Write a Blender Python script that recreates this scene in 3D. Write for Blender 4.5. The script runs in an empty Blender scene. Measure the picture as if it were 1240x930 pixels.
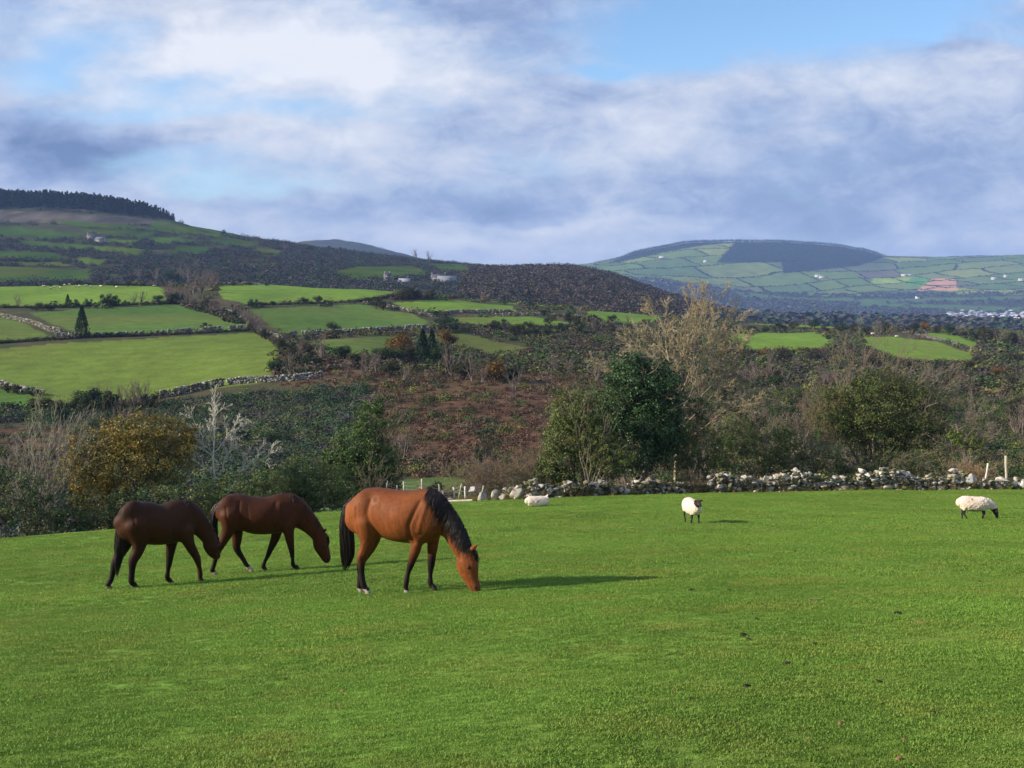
import bpy, math, random
import numpy as np
from mathutils import Vector, Matrix
from mathutils.bvhtree import BVHTree

rng = np.random.default_rng(7)
random.seed(7)
F = 1400.0            # focal length in pixels of the 1240-wide photograph
CX, HY = 620.0, 350.0 # principal column and the level horizon row
scene = bpy.context.scene
COL = scene.collection

# ------------------------------------------------------------------ world helpers
def link(o, parent=None):
    COL.objects.link(o)
    if parent: o.parent = parent
    return o

def tag(o, label=None, cat=None, group=None, kind=None):
    if label: o['label'] = label
    if cat: o['category'] = cat
    if group: o['group'] = group
    if kind: o['kind'] = kind
    return o

def empty(name, loc, rz=0.0):
    o = bpy.data.objects.new(name, None)
    o.empty_display_size = 0.2
    o.location = loc; o.rotation_euler = (0, 0, rz)
    return link(o)

def mk(name, V, Fc, mat=None, parent=None, col=None, smooth=False, loc=None, attrs=None, linkit=True, mats=None, midx=None):
    """mesh object from numpy arrays; Fc is an (n,k) array or a list of such arrays"""
    me = bpy.data.meshes.new(name)
    V = np.asarray(V, dtype=np.float32)
    lists = Fc if isinstance(Fc, (list, tuple)) else [Fc]
    lists = [np.asarray(f, dtype=np.int32) for f in lists if len(f)]
    nf = sum(len(f) for f in lists); nl = sum(f.size for f in lists)
    me.vertices.add(len(V)); me.vertices.foreach_set('co', V.ravel())
    me.loops.add(nl); me.polygons.add(nf)
    me.loops.foreach_set('vertex_index', np.concatenate([f.ravel() for f in lists]))
    st = []; base = 0
    for f in lists:
        st.append(base + np.arange(len(f)) * f.shape[1]); base += f.size
    me.polygons.foreach_set('loop_start', np.concatenate(st).astype(np.int32))
    if smooth: me.polygons.foreach_set('use_smooth', np.ones(nf, dtype=bool))
    if midx is not None: me.polygons.foreach_set('material_index', np.asarray(midx, dtype=np.int32))
    me.update(calc_edges=True)
    if col is not None:
        col = np.asarray(col, dtype=np.float32)
        if col.shape[1] == 3: col = np.concatenate([col, np.ones((len(col), 1), np.float32)], 1)
        a = me.color_attributes.new('col', 'FLOAT_COLOR', 'POINT')
        a.data.foreach_set('color', col.ravel())
    for m in (mats or ([mat] if mat else [])): me.materials.append(m)
    o = bpy.data.objects.new(name, me)
    if loc is not None: o.location = loc
    if linkit: link(o, parent)
    return o

def rep(o, loc, rz, s, label=None, group=None):
    """copy of a thing with copies of its parts and sub-parts"""
    c = o.copy(); COL.objects.link(c)
    c.location = loc; c.rotation_euler = (0, 0, rz)
    c.scale = s if hasattr(s, '__len__') else (s, s, s)
    if label: c['label'] = label
    if group: c['group'] = group
    for ch in o.children:
        d = ch.copy(); COL.objects.link(d); d.parent = c
        for g in ch.children:
            e = g.copy(); COL.objects.link(e); e.parent = d
    return c

# ------------------------------------------------------------------ materials
def new_mat(name):
    m = bpy.data.materials.new(name); m.use_nodes = True
    nt = m.node_tree; nt.nodes.clear()
    return m, nt
def N(nt, t, **kw):
    n = nt.nodes.new(t)
    for k, v in kw.items():
        if k.startswith('i_'): n.inputs[k[2:].replace('_', ' ')].default_value = v
        else: setattr(n, k, v)
    return n
def L(nt, a, b): nt.links.new(a, b)

def noise(nt, vec, scale, detail=4, rough=0.55, dist=0.0):
    n = N(nt, 'ShaderNodeTexNoise'); n.inputs['Scale'].default_value = scale
    n.inputs['Detail'].default_value = detail; n.inputs['Roughness'].default_value = rough
    n.inputs['Distortion'].default_value = dist
    if vec is not None: L(nt, vec, n.inputs['Vector'])
    return n.outputs['Fac']
def mrange(nt, v, a, b, c, d):
    n = N(nt, 'ShaderNodeMapRange'); L(nt, v, n.inputs[0])
    for i, x in enumerate((a, b, c, d)): n.inputs[i + 1].default_value = x
    return n.outputs[0]
def math_(nt, op, a, b=None, clamp=False):
    n = N(nt, 'ShaderNodeMath', operation=op); n.use_clamp = clamp
    for i, v in enumerate((a, b)):
        if v is None: continue
        if isinstance(v, (int, float)): n.inputs[i].default_value = v
        else: L(nt, v, n.inputs[i])
    return n.outputs[0]
def mixc(nt, f, a, b, bt='MIX'):
    n = N(nt, 'ShaderNodeMix', data_type='RGBA', blend_type=bt)
    for s, v in ((n.inputs[0], f), (n.inputs[6], a), (n.inputs[7], b)):
        if isinstance(v, (int, float)): s.default_value = v
        elif isinstance(v, (tuple, list)): s.default_value = (*v[:3], 1)
        else: L(nt, v, s)
    return n.outputs[2]

def vmat(name, base=None, rough=0.8, spec=0.3, nscale=6.0, namp=0.35, bump=0.0, bscale=20.0, trans=0.0, bdist=0.02, sheen=0.0, obj=False):
    """material whose base colour is the mesh's own 'col' attribute (or a constant) broken up by noise"""
    m, nt = new_mat(name)
    out = N(nt, 'ShaderNodeOutputMaterial'); p = N(nt, 'ShaderNodeBsdfPrincipled')
    tc = N(nt, 'ShaderNodeTexCoord').outputs['Object']
    if base is None:
        at = N(nt, 'ShaderNodeAttribute', attribute_name='col'); c = at.outputs['Color']
    else:
        c = base
    f = mrange(nt, noise(nt, tc, nscale, 5), 0.25, 0.75, 1 - namp, 1 + namp)
    if obj:
        oi = N(nt, 'ShaderNodeObjectInfo')
        f = math_(nt, 'MULTIPLY', f, mrange(nt, oi.outputs['Random'], 0, 1, 0.75, 1.25))
    cb = N(nt, 'ShaderNodeCombineXYZ')
    for i in range(3): L(nt, f, cb.inputs[i])
    cc = mixc(nt, 1.0, c, cb.outputs[0], 'MULTIPLY')
    L(nt, cc, p.inputs['Base Color'])
    p.inputs['Roughness'].default_value = rough
    p.inputs['Specular IOR Level'].default_value = spec
    if sheen: p.inputs['Sheen Weight'].default_value = sheen
    if bump:
        b = N(nt, 'ShaderNodeBump'); b.inputs['Strength'].default_value = bump; b.inputs['Distance'].default_value = bdist
        L(nt, noise(nt, tc, bscale, 6, 0.6), b.inputs['Height']); L(nt, b.outputs[0], p.inputs['Normal'])
    if trans:
        t = N(nt, 'ShaderNodeBsdfTranslucent'); L(nt, cc, t.inputs[0])
        mx = N(nt, 'ShaderNodeMixShader'); mx.inputs[0].default_value = trans
        L(nt, p.outputs[0], mx.inputs[1]); L(nt, t.outputs[0], mx.inputs[2]); L(nt, mx.outputs[0], out.inputs[0])
    else:
        L(nt, p.outputs[0], out.inputs[0])
    return m

# ------------------------------------------------------------------ terrain
# the ground is described as valley profiles that run away from the viewpoint;
# u = X/Y picks the profile, d = Y is the distance along it
EDGE_PX = np.array([-300, -150, 0, 130, 250, 400, 480, 560, 640, 700, 860, 1100, 1240, 1400, 1600.])
EDGE_Y  = np.array([ 670,  662, 652, 642, 632, 619, 611, 605, 602.5, 600, 595, 593, 592, 591, 590.])

def z_field(X, Y):
    X = np.asarray(X, float); Y = np.asarray(Y, float)
    bx = np.where(X < 0, 0.055 * X, 0.055 * X * np.exp(-np.maximum(X, 0) / 5.0) + 0.008 * X)
    bx = np.where(X < -30, 0.055 * -30, bx)
    Yc = np.clip(Y, -40, 120)
    return -1.45 - 0.172 * Yc + 0.0003 * Yc ** 2 + bx

_ds = np.geomspace(30, 110, 400)
def _edge_d(px, y):
    u = (px - CX) / F
    v = HY - F * z_field(u * _ds, _ds) / _ds   # image row
    i = np.argmax(v <= y)
    return _ds[i] if (v <= y).any() else _ds[np.argmin(v)]
EDGE_D = np.array([_edge_d(a, b) for a, b in zip(EDGE_PX, EDGE_Y)])
EDGE_D = np.clip(EDGE_D, 38, 64)

ROWS = [  # distance, profile columns, level seen from the viewpoint
 (95,  [-200, 0, 150, 300, 450, 600, 1240, 1440], [662, 656, 648, 636, 618, 603, 602, 602]),
 (135, [-200, 0, 600, 800, 1000, 1240, 1440], [577, 577, 573, 570, 567, 560, 560]),
 (215, [-200, 0, 150, 230, 330, 450, 600, 700, 800, 900, 1050, 1240, 1440], [488, 487, 486, 478, 466, 457, 456, 462, 470, 475, 482, 490, 490]),
 (320, [-200, 300, 450, 600, 700, 800, 900, 1050, 1240, 1440], [404, 402, 408, 425, 432, 436, 440, 446, 455, 455]),
 (420, [-200, 300, 450, 600, 700, 800, 900, 1050, 1240, 1440], [372, 372, 379, 388, 395, 403, 412, 418, 432, 432]),
 (560, [-200, 300, 450, 600, 700, 800, 900, 1050, 1240, 1440], [347, 346, 352, 366, 374, 384, 394, 399, 405, 405]),
 (680, [-200, 300, 450, 600, 700, 800, 900, 1050, 1240, 1440], [352, 352, 354, 366, 378, 392, 402, 406, 412, 412]),
 (900, [-200, 300, 450, 600, 660, 700, 760, 820, 900, 980, 1050, 1240, 1440], [327, 327, 332, 345, 347, 351, 360, 376, 394, 404, 407, 410, 410]),
 (1200, [-200, 0, 150, 300, 400, 500, 560, 600, 640, 690, 740, 780, 820, 860, 900, 980, 1440], [286, 286, 290, 306, 316, 324, 328, 328, 325, 325, 335, 350, 363, 374, 385, 400, 402]),
 (1500, [-200, 0, 100, 150, 210, 260, 300, 350, 400, 450, 500, 560, 600, 700, 800, 900, 1440], [244, 252, 256, 262, 270, 280, 289, 297, 304, 311, 317, 321, 329, 345, 364, 384, 398]),
 (1900, [-200, 0, 150, 300, 450, 600, 700, 800, 900, 1440], [262, 268, 278, 300, 320, 338, 352, 374, 389, 393]),
 (2600, [-200, 300, 450, 600, 700, 800, 900, 1440], [300, 318, 330, 342, 352, 368, 386, 388]),
 (3300, [-200, 300, 450, 600, 700, 800, 900, 1050, 1440], [310, 322, 330, 338, 346, 362, 377, 380, 383]),
 (4300, [-200, 300, 355, 380, 410, 435, 470, 520, 600, 700, 780, 900, 1000, 1240, 1440], [320, 305, 294, 290.5, 290, 294, 303, 316, 328, 334, 336, 351, 355, 352, 352]),
 (5600, [-200, 500, 600, 700, 730, 780, 830, 880, 950, 1010, 1050, 1070, 1120, 1240, 1440], [335, 330, 326, 321, 316.5, 305, 295, 293.5, 294, 298, 305, 310, 312, 309, 306]),
 (8200, [-200, 1440], [338, 338]),
]
_G = np.linspace(-200, 1440, 821)
RT = []
for d, xs, ys in ROWS:
    y = np.interp(_G, xs, ys)
    k = np.exp(-np.linspace(-2, 2, 15) ** 2); k /= k.sum()
    y = np.convolve(np.pad(y, 7, mode='edge'), k, mode='valid')
    RT.append((HY - y) / F * d)
RT = np.array(RT)                      # rows x 821 heights
RD = np.array([r[0] for r in ROWS], float)

def _hash_noise(x, y, s):
    """smooth value noise, vectorised"""
    x = np.asarray(x) / s; y = np.asarray(y) / s
    xi = np.floor(x); yi = np.floor(y); fx = x - xi; fy = y - yi
    fx = fx * fx * (3 - 2 * fx); fy = fy * fy * (3 - 2 * fy)
    def h(a, b):
        t = np.sin(a * 127.1 + b * 311.7) * 43758.5453
        return t - np.floor(t)
    return ((h(xi, yi) * (1 - fx) + h(xi + 1, yi) * fx) * (1 - fy) + (h(xi, yi + 1) * (1 - fx) + h(xi + 1, yi + 1) * fx) * fy) * 2 - 1
def fbm(x, y, s, o=3):
    return sum(_hash_noise(x + 17 * i, y - 9 * i, s / 2 ** i) / 2 ** i for i in range(o))

def H(X, Y):
    """terrain height, vectorised"""
    X = np.atleast_1d(np.asarray(X, float)); Y = np.atleast_1d(np.asarray(Y, float))
    X, Y = np.broadcast_arrays(X, Y)
    r = np.hypot(X, Y)
    th = np.arctan2(X, Y)
    lim = 0.53
    thc = np.clip(th, -lim, lim)
    u = np.tan(thc); d = np.where(np.abs(th) <= lim, Y, r * math.cos(lim))
    px = np.clip(CX + F * u, -200, 1440)
    ed = np.interp(px, EDGE_PX, EDGE_D)
    zf = z_field(X, Y)
    # knots
    n = len(RD)
    gi = (px + 200) / 2.0; g0 = np.clip(gi.astype(int), 0, 819); gf = gi - g0
    ZK = RT[:, g0] * (1 - gf) + RT[:, g0 + 1] * gf          # n x N
    z_e = z_field(u * ed, ed)
    z_e0 = z_field(u * (ed - 8), ed - 8)
    D = np.vstack([ed - 8, ed, ed + 12, np.repeat(RD[:, None], len(px), 1)])
    ze1 = z_e - 3.4
    Z = np.vstack([z_e0, z_e, ze1, ZK])
    # monotone-ish hermite
    dd = np.diff(D, axis=0); s = np.diff(Z, axis=0) / dd
    m = np.zeros_like(Z)
    m[1:-1] = np.where(s[:-1] * s[1:] > 0, 2 * s[:-1] * s[1:] / (s[:-1] + s[1:] + 1e-12), 0)
    m[0] = s[0]; m[-1] = s[-1]; m[1] = s[0]
    k = np.zeros(len(px), int)
    for i in range(1, len(D) - 1): k += (d >= D[i])
    ar = np.arange(len(px))
    d0 = D[k, ar]; h = D[k + 1, ar] - d0; t = np.clip((d - d0) / h, 0, 1)
    z0, z1, m0, m1 = Z[k, ar], Z[k + 1, ar], m[k, ar], m[k + 1, ar]
    z = (2*t**3 - 3*t**2 + 1) * z0 + (t**3 - 2*t**2 + t) * h * m0 + (-2*t**3 + 3*t**2) * z1 + (t**3 - t**2) * h * m1
    z += fbm(X, Y, 40, 3) * np.clip((d - ed - 10) / 200, 0, 1) * np.clip(d / 1400, 0, 1.0) * 2.2
    z = np.where(d <= ed - 8, zf, z)
    near = np.clip((d - 3) / 8, 0, 1)
    z = z + np.where(d < ed + 20, (fbm(X, Y, 6.0, 3) * 0.05 + fbm(X, Y, 1.1, 2) * 0.012), 0)
    # outside the view: fade to a gentle plain
    a = np.clip((np.abs(th) - 0.8) / 0.8, 0, 1) * np.clip((r - 60) / 200, 0, 1)
    z = z * (1 - a) + a * (-12 + fbm(X, Y, 300, 2) * 6)
    return z
def h1(x, y): return float(H(x, y)[0])
def at(px, d, dz=0.0):
    """world point over the terrain in direction px at distance d"""
    x = (px - CX) / F * d
    return Vector((x, d, h1(x, d) + dz))
_hd = np.concatenate([np.linspace(3, 70, 500), np.geomspace(70.2, 8000, 1500)])
_hc = {}
def hit(px, py, dmin=0.0):
    """first terrain distance seen at this direction, beyond dmin"""
    key = round(px)
    if key not in _hc:
        u = (px - CX) / F
        z = H(u * _hd, _hd); _hc[key] = HY - F * z / _hd
    v = _hc[key]
    ok = (v <= py) & (_hd >= dmin)
    if not ok.any(): return float(_hd[np.argmin(np.where(_hd >= dmin, v, 1e9))])
    return float(_hd[np.argmax(ok)])

# colour zones -------------------------------------------------------
def inpoly(px, py, poly):
    c = np.zeros(px.shape, bool); n = len(poly)
    for i in range(n):
        x0, y0 = poly[i]; x1, y1 = poly[(i + 1) % n]
        if y0 == y1: continue
        s = ((y0 > py) != (y1 > py)) & (px < (x1 - x0) * (py - y0) / (y1 - y0) + x0)
        c ^= s
    return c
# outlines of the fields where they lie on the slopes: (polygon, dmin, dmax, colour)
G1 = (0.115, 0.200, 0.022); G2 = (0.068, 0.138, 0.022); G3 = (0.110, 0.162, 0.024); G4 = (0.08, 0.16, 0.02)
FIELDS = [
 ([(-40,425),(20,422),(60,418),(180,410),(330,401),(342,420),(332,440),(330,456),(395,457),(300,466),(235,473),(190,478),(100,492),(40,488),(-40,492)], 150, 345, G3),
 ([(-20,466),(28,472),(42,490),(38,500),(-20,498)], 140, 300, G2),
 ([(34,379),(100,375),(150,371),(250,368),(285,385),(312,398),(240,402),(180,405),(108,408),(62,392)], 250, 470, G2),
 ([(-20,379),(8,380),(40,398),(66,412),(-20,416)], 250, 470, G2),
 ([(-40,348),(60,345),(180,345),(202,350),(200,364),(150,369),(96,372),(40,371),(-40,372)], 380, 640, G1),
 ([(262,347),(330,344),(400,345),(480,353),(476,358),(440,364),(300,368),(272,362)], 380, 640, G1),
 ([(302,375),(440,369),(500,380),(527,394),(470,399),(420,403),(345,406)], 260, 480, G2),
 ([(385,411),(478,406),(482,420),(455,432),(395,427)], 230, 360, G2),
 ([(476,366),(560,363),(622,364),(622,376),(512,380)], 350, 520, G1),
 ([(545,384),(640,383),(700,391),(715,395),(620,397),(560,392)], 300, 480, G1),
 ([(560,351),(640,355),(700,362),(690,372),(640,370),(560,360)], 380, 660, G1),
 ([(715,376),(765,376),(800,381),(800,390),(740,390),(705,384)], 300, 600, G1),
 ([(880,404),(990,403),(1013,415),(990,424),(900,425)], 300, 560, G1),
 ([(905,378),(950,381),(1040,392),(1060,399),(1000,398),(905,392)], 350, 640, G1),
 ([(1040,409),(1080,407),(1135,414),(1192,434),(1170,440),(1105,440),(1050,420)], 260, 560, G1),
 ([(1108,403),(1150,404),(1182,414),(1180,420),(1135,411)], 300, 600, G1),
 ([(498,403),(560,404),(650,424),(600,432),(520,414)], 230, 400, (0.085,0.105,0.02)),
 ([(440,592),(490,580),(560,576),(575,586),(560,600),(440,606)], 90, 150, (0.045,0.09,0.02)),
 ([(1195,590),(1240,580),(1320,575),(1320,600),(1200,602)], 66, 140, (0.06,0.12,0.02)),
 # the slope across the first valley
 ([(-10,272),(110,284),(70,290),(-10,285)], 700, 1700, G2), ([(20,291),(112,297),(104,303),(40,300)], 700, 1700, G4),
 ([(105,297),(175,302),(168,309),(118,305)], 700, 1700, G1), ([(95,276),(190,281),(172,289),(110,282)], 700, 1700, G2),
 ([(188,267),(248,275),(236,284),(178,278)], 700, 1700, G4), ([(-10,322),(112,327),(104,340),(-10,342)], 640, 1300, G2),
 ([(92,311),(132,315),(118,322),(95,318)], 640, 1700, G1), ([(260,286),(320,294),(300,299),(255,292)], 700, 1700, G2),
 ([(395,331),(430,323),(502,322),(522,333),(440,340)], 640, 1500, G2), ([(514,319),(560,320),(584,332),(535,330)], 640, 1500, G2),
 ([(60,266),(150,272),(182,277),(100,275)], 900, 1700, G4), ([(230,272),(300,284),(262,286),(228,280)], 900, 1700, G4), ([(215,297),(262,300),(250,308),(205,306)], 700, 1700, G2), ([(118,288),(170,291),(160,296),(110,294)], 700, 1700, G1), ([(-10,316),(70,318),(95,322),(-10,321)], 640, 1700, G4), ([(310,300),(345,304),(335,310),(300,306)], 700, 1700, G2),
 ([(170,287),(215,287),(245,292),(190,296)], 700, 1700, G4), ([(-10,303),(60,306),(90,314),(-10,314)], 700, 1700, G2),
]
CLEARFELL = [(-60,253),(60,256),(150,262),(205,269),(150,273),(90,271),(-60,268)]
PLANTATION = [(868,318),(893,291),(940,288),(1018,294),(1072,311),(1040,322),(950,331),(946,318)]
PLANT2 = [(735,319.5),(780,302),(830,289),(893,288),(893,293.5),(852,297),(812,304),(765,314)]
PLOUGH = [[(1129,337),(1156,338),(1158,345),(1119,345)], [(1117,346.5),(1157,346.5),(1161,351.5),(1111,352)]]
VALLEYGREEN = [[(1040,366),(1240,372),(1240,378),(1120,374),(1040,371)], [(880,352),(960,360),(1080,362),(1240,358),(1240,363),(1050,367),(900,360)], [(1130,380),(1180,378),(1240,381),(1240,386),(1140,385)]]

def parcels(X, Y):
    """patchwork of far fields: id noise and distance to the nearest hedge line"""
    a = 0.35
    x = X * math.cos(a) + Y * math.sin(a) + fbm(X, Y, 600, 2) * 130
    y = -X * math.sin(a) + Y * math.cos(a) + fbm(Y, X, 700, 2) * 120
    row = np.floor(y / 165.0)
    off = (np.sin(row * 12.9898) * 43758.5) % 1.0
    w = 150 + 170 * ((np.sin(row * 4.1) * 7531.3) % 1.0)
    cx = x / w + off; c = np.floor(cx)
    idn = (np.sin(row * 78.233 + c * 12.9898) * 43758.5453) % 1.0
    fy = y / 165.0 - row; fx = cx - c
    e = np.minimum(np.minimum(fy, 1 - fy) * 165.0, np.minimum(fx, 1 - fx) * w)
    return idn, e

def ground_colour(X, Y, Z):
    d = np.maximum(Y, 0.1)
    px = CX + F * X / d; py = HY - F * Z / d
    n = len(X); c = np.zeros((n, 3))
    n1 = fbm(X, Y, 30, 3); n2 = fbm(X + 500, Y, 9, 3)
    # rough ground, default
    scrub = np.array([0.040, 0.052, 0.022]); br = np.array([0.085, 0.048, 0.030]); brn = np.array([0.075, 0.06, 0.03])
    t = np.clip(0.5 + n2 * 0.8, 0, 1)[:, None]
    c[:] = scrub * (1 - t) + brn * t
    # bracken hillside
    w = np.clip((px - 330) / 60, 0, 1) * np.clip((880 - px) / 90, 0, 1) * np.clip((d - 100) / 20, 0, 1) * np.clip((265 - d) / 20, 0, 1)
    w = np.maximum(w, np.clip((150 - px) / 50, 0, 1) * ((d > 130) & (d < 180)))
    w = w * np.clip(0.85 + n1 * 0.8, 0, 1)
    brc = br * (1 + 0.35 * n2[:, None])
    c = c * (1 - w[:, None]) + brc * w[:, None]
    ed = np.interp(px, EDGE_PX, EDGE_D)
    nf = d < ed + 0.8
    g = np.array([0.128, 0.232, 0.032]); yl = np.array([0.20, 0.24, 0.045])
    m1 = np.clip(0.5 + fbm(X, Y, 9, 3) * 0.9, 0, 1)[:, None]; m2 = np.clip(fbm(X + 40, Y - 70, 3.2, 3) * 1.2, 0, 1)[:, None]
    fc = g * (0.82 + 0.36 * m1); fc = fc * (1 - 0.4 * m2) + yl * 0.4 * m2
    eb = (np.clip(1 - np.abs(d - ed + 1.5) / 3.2, 0, 1) * np.clip((px - 380) / 60, 0, 1) * np.clip(0.6 + n2, 0, 1))[:, None]
    fc = fc * (1 - eb) + np.array([0.17, 0.14, 0.04]) * eb
    c[nf] = fc[nf]
    # far ground
    far = d > 640
    c[far] = (np.array([0.045, 0.05, 0.03]) * (1 + 0.3 * n1[far][:, None]))
    cf = inpoly(px, py, CLEARFELL) & (d > 1200) & (d < 1560)
    c[cf] = np.array([0.085, 0.078, 0.07]) * (1 + 0.35 * fbm(X, Y * 0.3, 12, 2)[cf][:, None])
    jx = px + fbm(X, Y, 11, 2) * 2.6; jy = py + fbm(X + 60, Y, 14, 2) * 1.0
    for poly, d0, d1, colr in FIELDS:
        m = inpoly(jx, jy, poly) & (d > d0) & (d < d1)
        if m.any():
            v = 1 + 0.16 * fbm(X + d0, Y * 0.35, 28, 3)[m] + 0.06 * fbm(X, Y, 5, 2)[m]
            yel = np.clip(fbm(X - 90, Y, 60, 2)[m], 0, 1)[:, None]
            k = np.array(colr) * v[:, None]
            if d0 >= 640 or d1 >= 1300: k = k * np.array([.62, .60, .95])  # cloud shade painted into the far slope's fields: dimmer, bluer green
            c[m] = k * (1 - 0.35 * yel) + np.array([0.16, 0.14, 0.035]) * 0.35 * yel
    # far hill patchwork
    fh = (d > 4150)
    idn, e = parcels(X, Y)
    pal = np.array([[0.12,0.18,0.05],[0.09,0.15,0.05],[0.15,0.20,0.06],[0.08,0.12,0.05],[0.20,0.24,0.06],[0.11,0.14,0.07],[0.10,0.17,0.04],[0.12,0.12,0.08]])
    pc = pal[(idn * 7.99).astype(int)]
    c[fh] = pc[fh]
    hl = fh & (e < 4); c[hl] = c[hl] * 0.6 + np.array([0.035, 0.05, 0.03]) * .4
    moor = fh & (px < 560)
    c[moor] = (0.30, 0.30, 0.33)
    for P in (PLANTATION, PLANT2):
        m = inpoly(px, py, P) & fh; c[m] = (0.02, 0.035, 0.025)
    for P in PLOUGH:
        m = inpoly(px, py, P) & fh; c[m] = (0.50, 0.27, 0.17)
    green_parcel = inpoly(px, py, [(1058,337),(1102,336),(1097,343),(1053,344)]) & fh; c[green_parcel] = (0.22, 0.32, 0.05)  # field parcel of brighter yellow-green grass
    green_parcel = inpoly(px, py, [(1105,336),(1130,337),(1117,346),(1092,346)]) & fh; c[green_parcel] = (0.09, 0.25, 0.04)
    for P in VALLEYGREEN:
        m = inpoly(px, py, P) & (d > 2000) & (d < 4300); c[m] = (0.07, 0.13, 0.045)
    return c

# polar sheet: fine inside the view, coarse around it
th_in = np.arctan((np.arange(-40, 1281, 2.2) - CX) / F)
th_out = np.concatenate([np.linspace(th_in[-1], 0.9, 20)[1:], np.linspace(0.9, 2 * math.pi - 0.9, 60)[1:-1], np.linspace(2 * math.pi - 0.9, 2 * math.pi + th_in[0], 20)[:-1]])
TH = np.concatenate([th_in, th_out]); NT = len(TH)
def dist_rows():
    # pick distances so that neighbouring rows are about two pixels apart where they are seen
    dens = np.concatenate([np.geomspace(1.2, 34, 60), np.linspace(34.5, 90, 80), np.geomspace(90.8, 640, 260)[0:], np.geomspace(643, 1700, 220), np.geomspace(1712, 4150, 110), np.geomspace(4170, 5700, 150), np.geomspace(5760, 8190, 12)])
    return dens
RR = dist_rows(); NR = len(RR)
def sheet(r0, r1, name, mat, closed_center=False):
    R = RR[r0:r1 + 1]; n = len(R)
    # inside the view the rows are lines of equal Y; outside they are arcs
    TT, RG = np.meshgrid(TH, R)
    lim = abs(th_in[0]) * 1.02
    tt = np.where(TT > math.pi, TT - 2 * math.pi, TT)
    rad = np.where(np.abs(tt) < lim, RG / np.cos(tt), RG / math.cos(lim))
    X = rad * np.sin(TT); Y = rad * np.cos(TT)
    X = X.ravel(); Y = Y.ravel(); Z = H(X, Y)
    V = np.stack([X, Y, Z], 1)
    i = np.arange(n - 1)[:, None] * NT; j = np.arange(NT)[None, :]; j2 = (j + 1) % NT
    Fq = np.stack([i + j, i + j2, i + NT + j2, i + NT + j], -1).reshape(-1, 4)
    faces = [Fq]
    if closed_center:
        V = np.vstack([V, [0, 0, h1(0, 0)]])
        k = np.arange(NT); faces.append(np.stack([np.full(NT, len(V) - 1), (k + 1) % NT, k], 1))
    c = ground_colour(V[:, 0], V[:, 1], V[:, 2])
    return mk(name, V, faces, mat, col=c, smooth=True)
# ------------------------------------------------------------------ camera, sun, sky, air
cam = bpy.data.cameras.new('camera'); co = bpy.data.objects.new('camera', cam); COL.objects.link(co)
co.location = (0, 0, 0); co.rotation_euler = (math.radians(90), 0, 0)
cam.sensor_width = 36.0; cam.lens = 36.0 * F / 1240.0
cam.shift_y = (HY - 465.0) / 1240.0
cam.clip_start = 0.1; cam.clip_end = 20000
scene.camera = co

SUN_EL = math.radians(23); SUN_PHI = math.radians(10)   # from the left, a little in front
sdir = Vector((-math.cos(SUN_PHI) * math.cos(SUN_EL), -math.sin(SUN_PHI) * math.cos(SUN_EL), math.sin(SUN_EL)))
sl = bpy.data.lights.new('sun', 'SUN'); sl.energy = 5.0; sl.angle = math.radians(0.6); sl.color = (1.0, 0.86, 0.68)
so = bpy.data.objects.new('sun', sl); COL.objects.link(so)
so.rotation_euler = sdir.to_track_quat('Z', 'Y').to_euler(); so.location = (-30, -5, 20)

w = bpy.data.worlds.new('World'); scene.world = w; w.use_nodes = True
nt = w.node_tree; nt.nodes.clear()
out = N(nt, 'ShaderNodeOutputWorld'); bg = N(nt, 'ShaderNodeBackground')
sky = N(nt, 'ShaderNodeTexSky', sky_type='NISHITA'); sky.sun_disc = False
sky.sun_elevation = SUN_EL; sky.sun_rotation = math.atan2(sdir.x, sdir.y)
sky.altitude = 150; sky.air_density = 1.0; sky.dust_density = 0.1; sky.ozone_density = 4.0
SKY = 0.125
tc = N(nt, 'ShaderNodeTexCoord'); sp = N(nt, 'ShaderNodeSeparateXYZ'); L(nt, tc.outputs['Generated'], sp.inputs[0])
yy = math_(nt, 'MAXIMUM', math_(nt, 'ABSOLUTE', sp.outputs[1]), 0.12)
uu = math_(nt, 'DIVIDE', sp.outputs[0], yy); vv = math_(nt, 'DIVIDE', sp.outputs[2], yy)
cbv = N(nt, 'ShaderNodeCombineXYZ'); L(nt, uu, cbv.inputs[0]); L(nt, vv, cbv.inputs[1])
def scaled(sx, sy, ox=0.0, oy=0.0):
    m = N(nt, 'ShaderNodeMapping'); m.inputs['Scale'].default_value = (sx, sy, 1); m.inputs['Location'].default_value = (ox, oy, 0)
    L(nt, cbv.outputs[0], m.inputs[0]); return m.outputs[0]
# shear so that streaks climb a little, then warp
wx = mrange(nt, noise(nt, scaled(3, 7, 3.1, 1.7), 1.6, 5), 0.2, 0.8, -0.075, 0.075)
wy = mrange(nt, noise(nt, scaled(3, 7, 8.3, 5.2), 1.6, 5), 0.2, 0.8, -0.030, 0.030)
U = math_(nt, 'ADD', uu, wx); Vv = math_(nt, 'ADD', vv, wy)
def blob(px, py, rx, ry, wgt):
    a = math_(nt, 'DIVIDE', math_(nt, 'SUBTRACT', U, (px - CX) / F), rx / F)
    b = math_(nt, 'DIVIDE', math_(nt, 'SUBTRACT', Vv, (HY - py) / F), ry / F)
    s = math_(nt, 'ADD', math_(nt, 'MULTIPLY', a, a), math_(nt, 'MULTIPLY', b, b))
    e = math_(nt, 'EXPONENT', math_(nt, 'MULTIPLY', s, -1.0))
    return math_(nt, 'MULTIPLY', e, wgt)
def total(items):
    acc = None
    for it in items:
        acc = it if acc is None else math_(nt, 'ADD', acc, it)
    return acc
n_big = mrange(nt, noise(nt, scaled(2.6, 6.5, 0.4, 0.9), 2.2, 7, 0.58), 0.2, 0.8, -1, 1)
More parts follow.
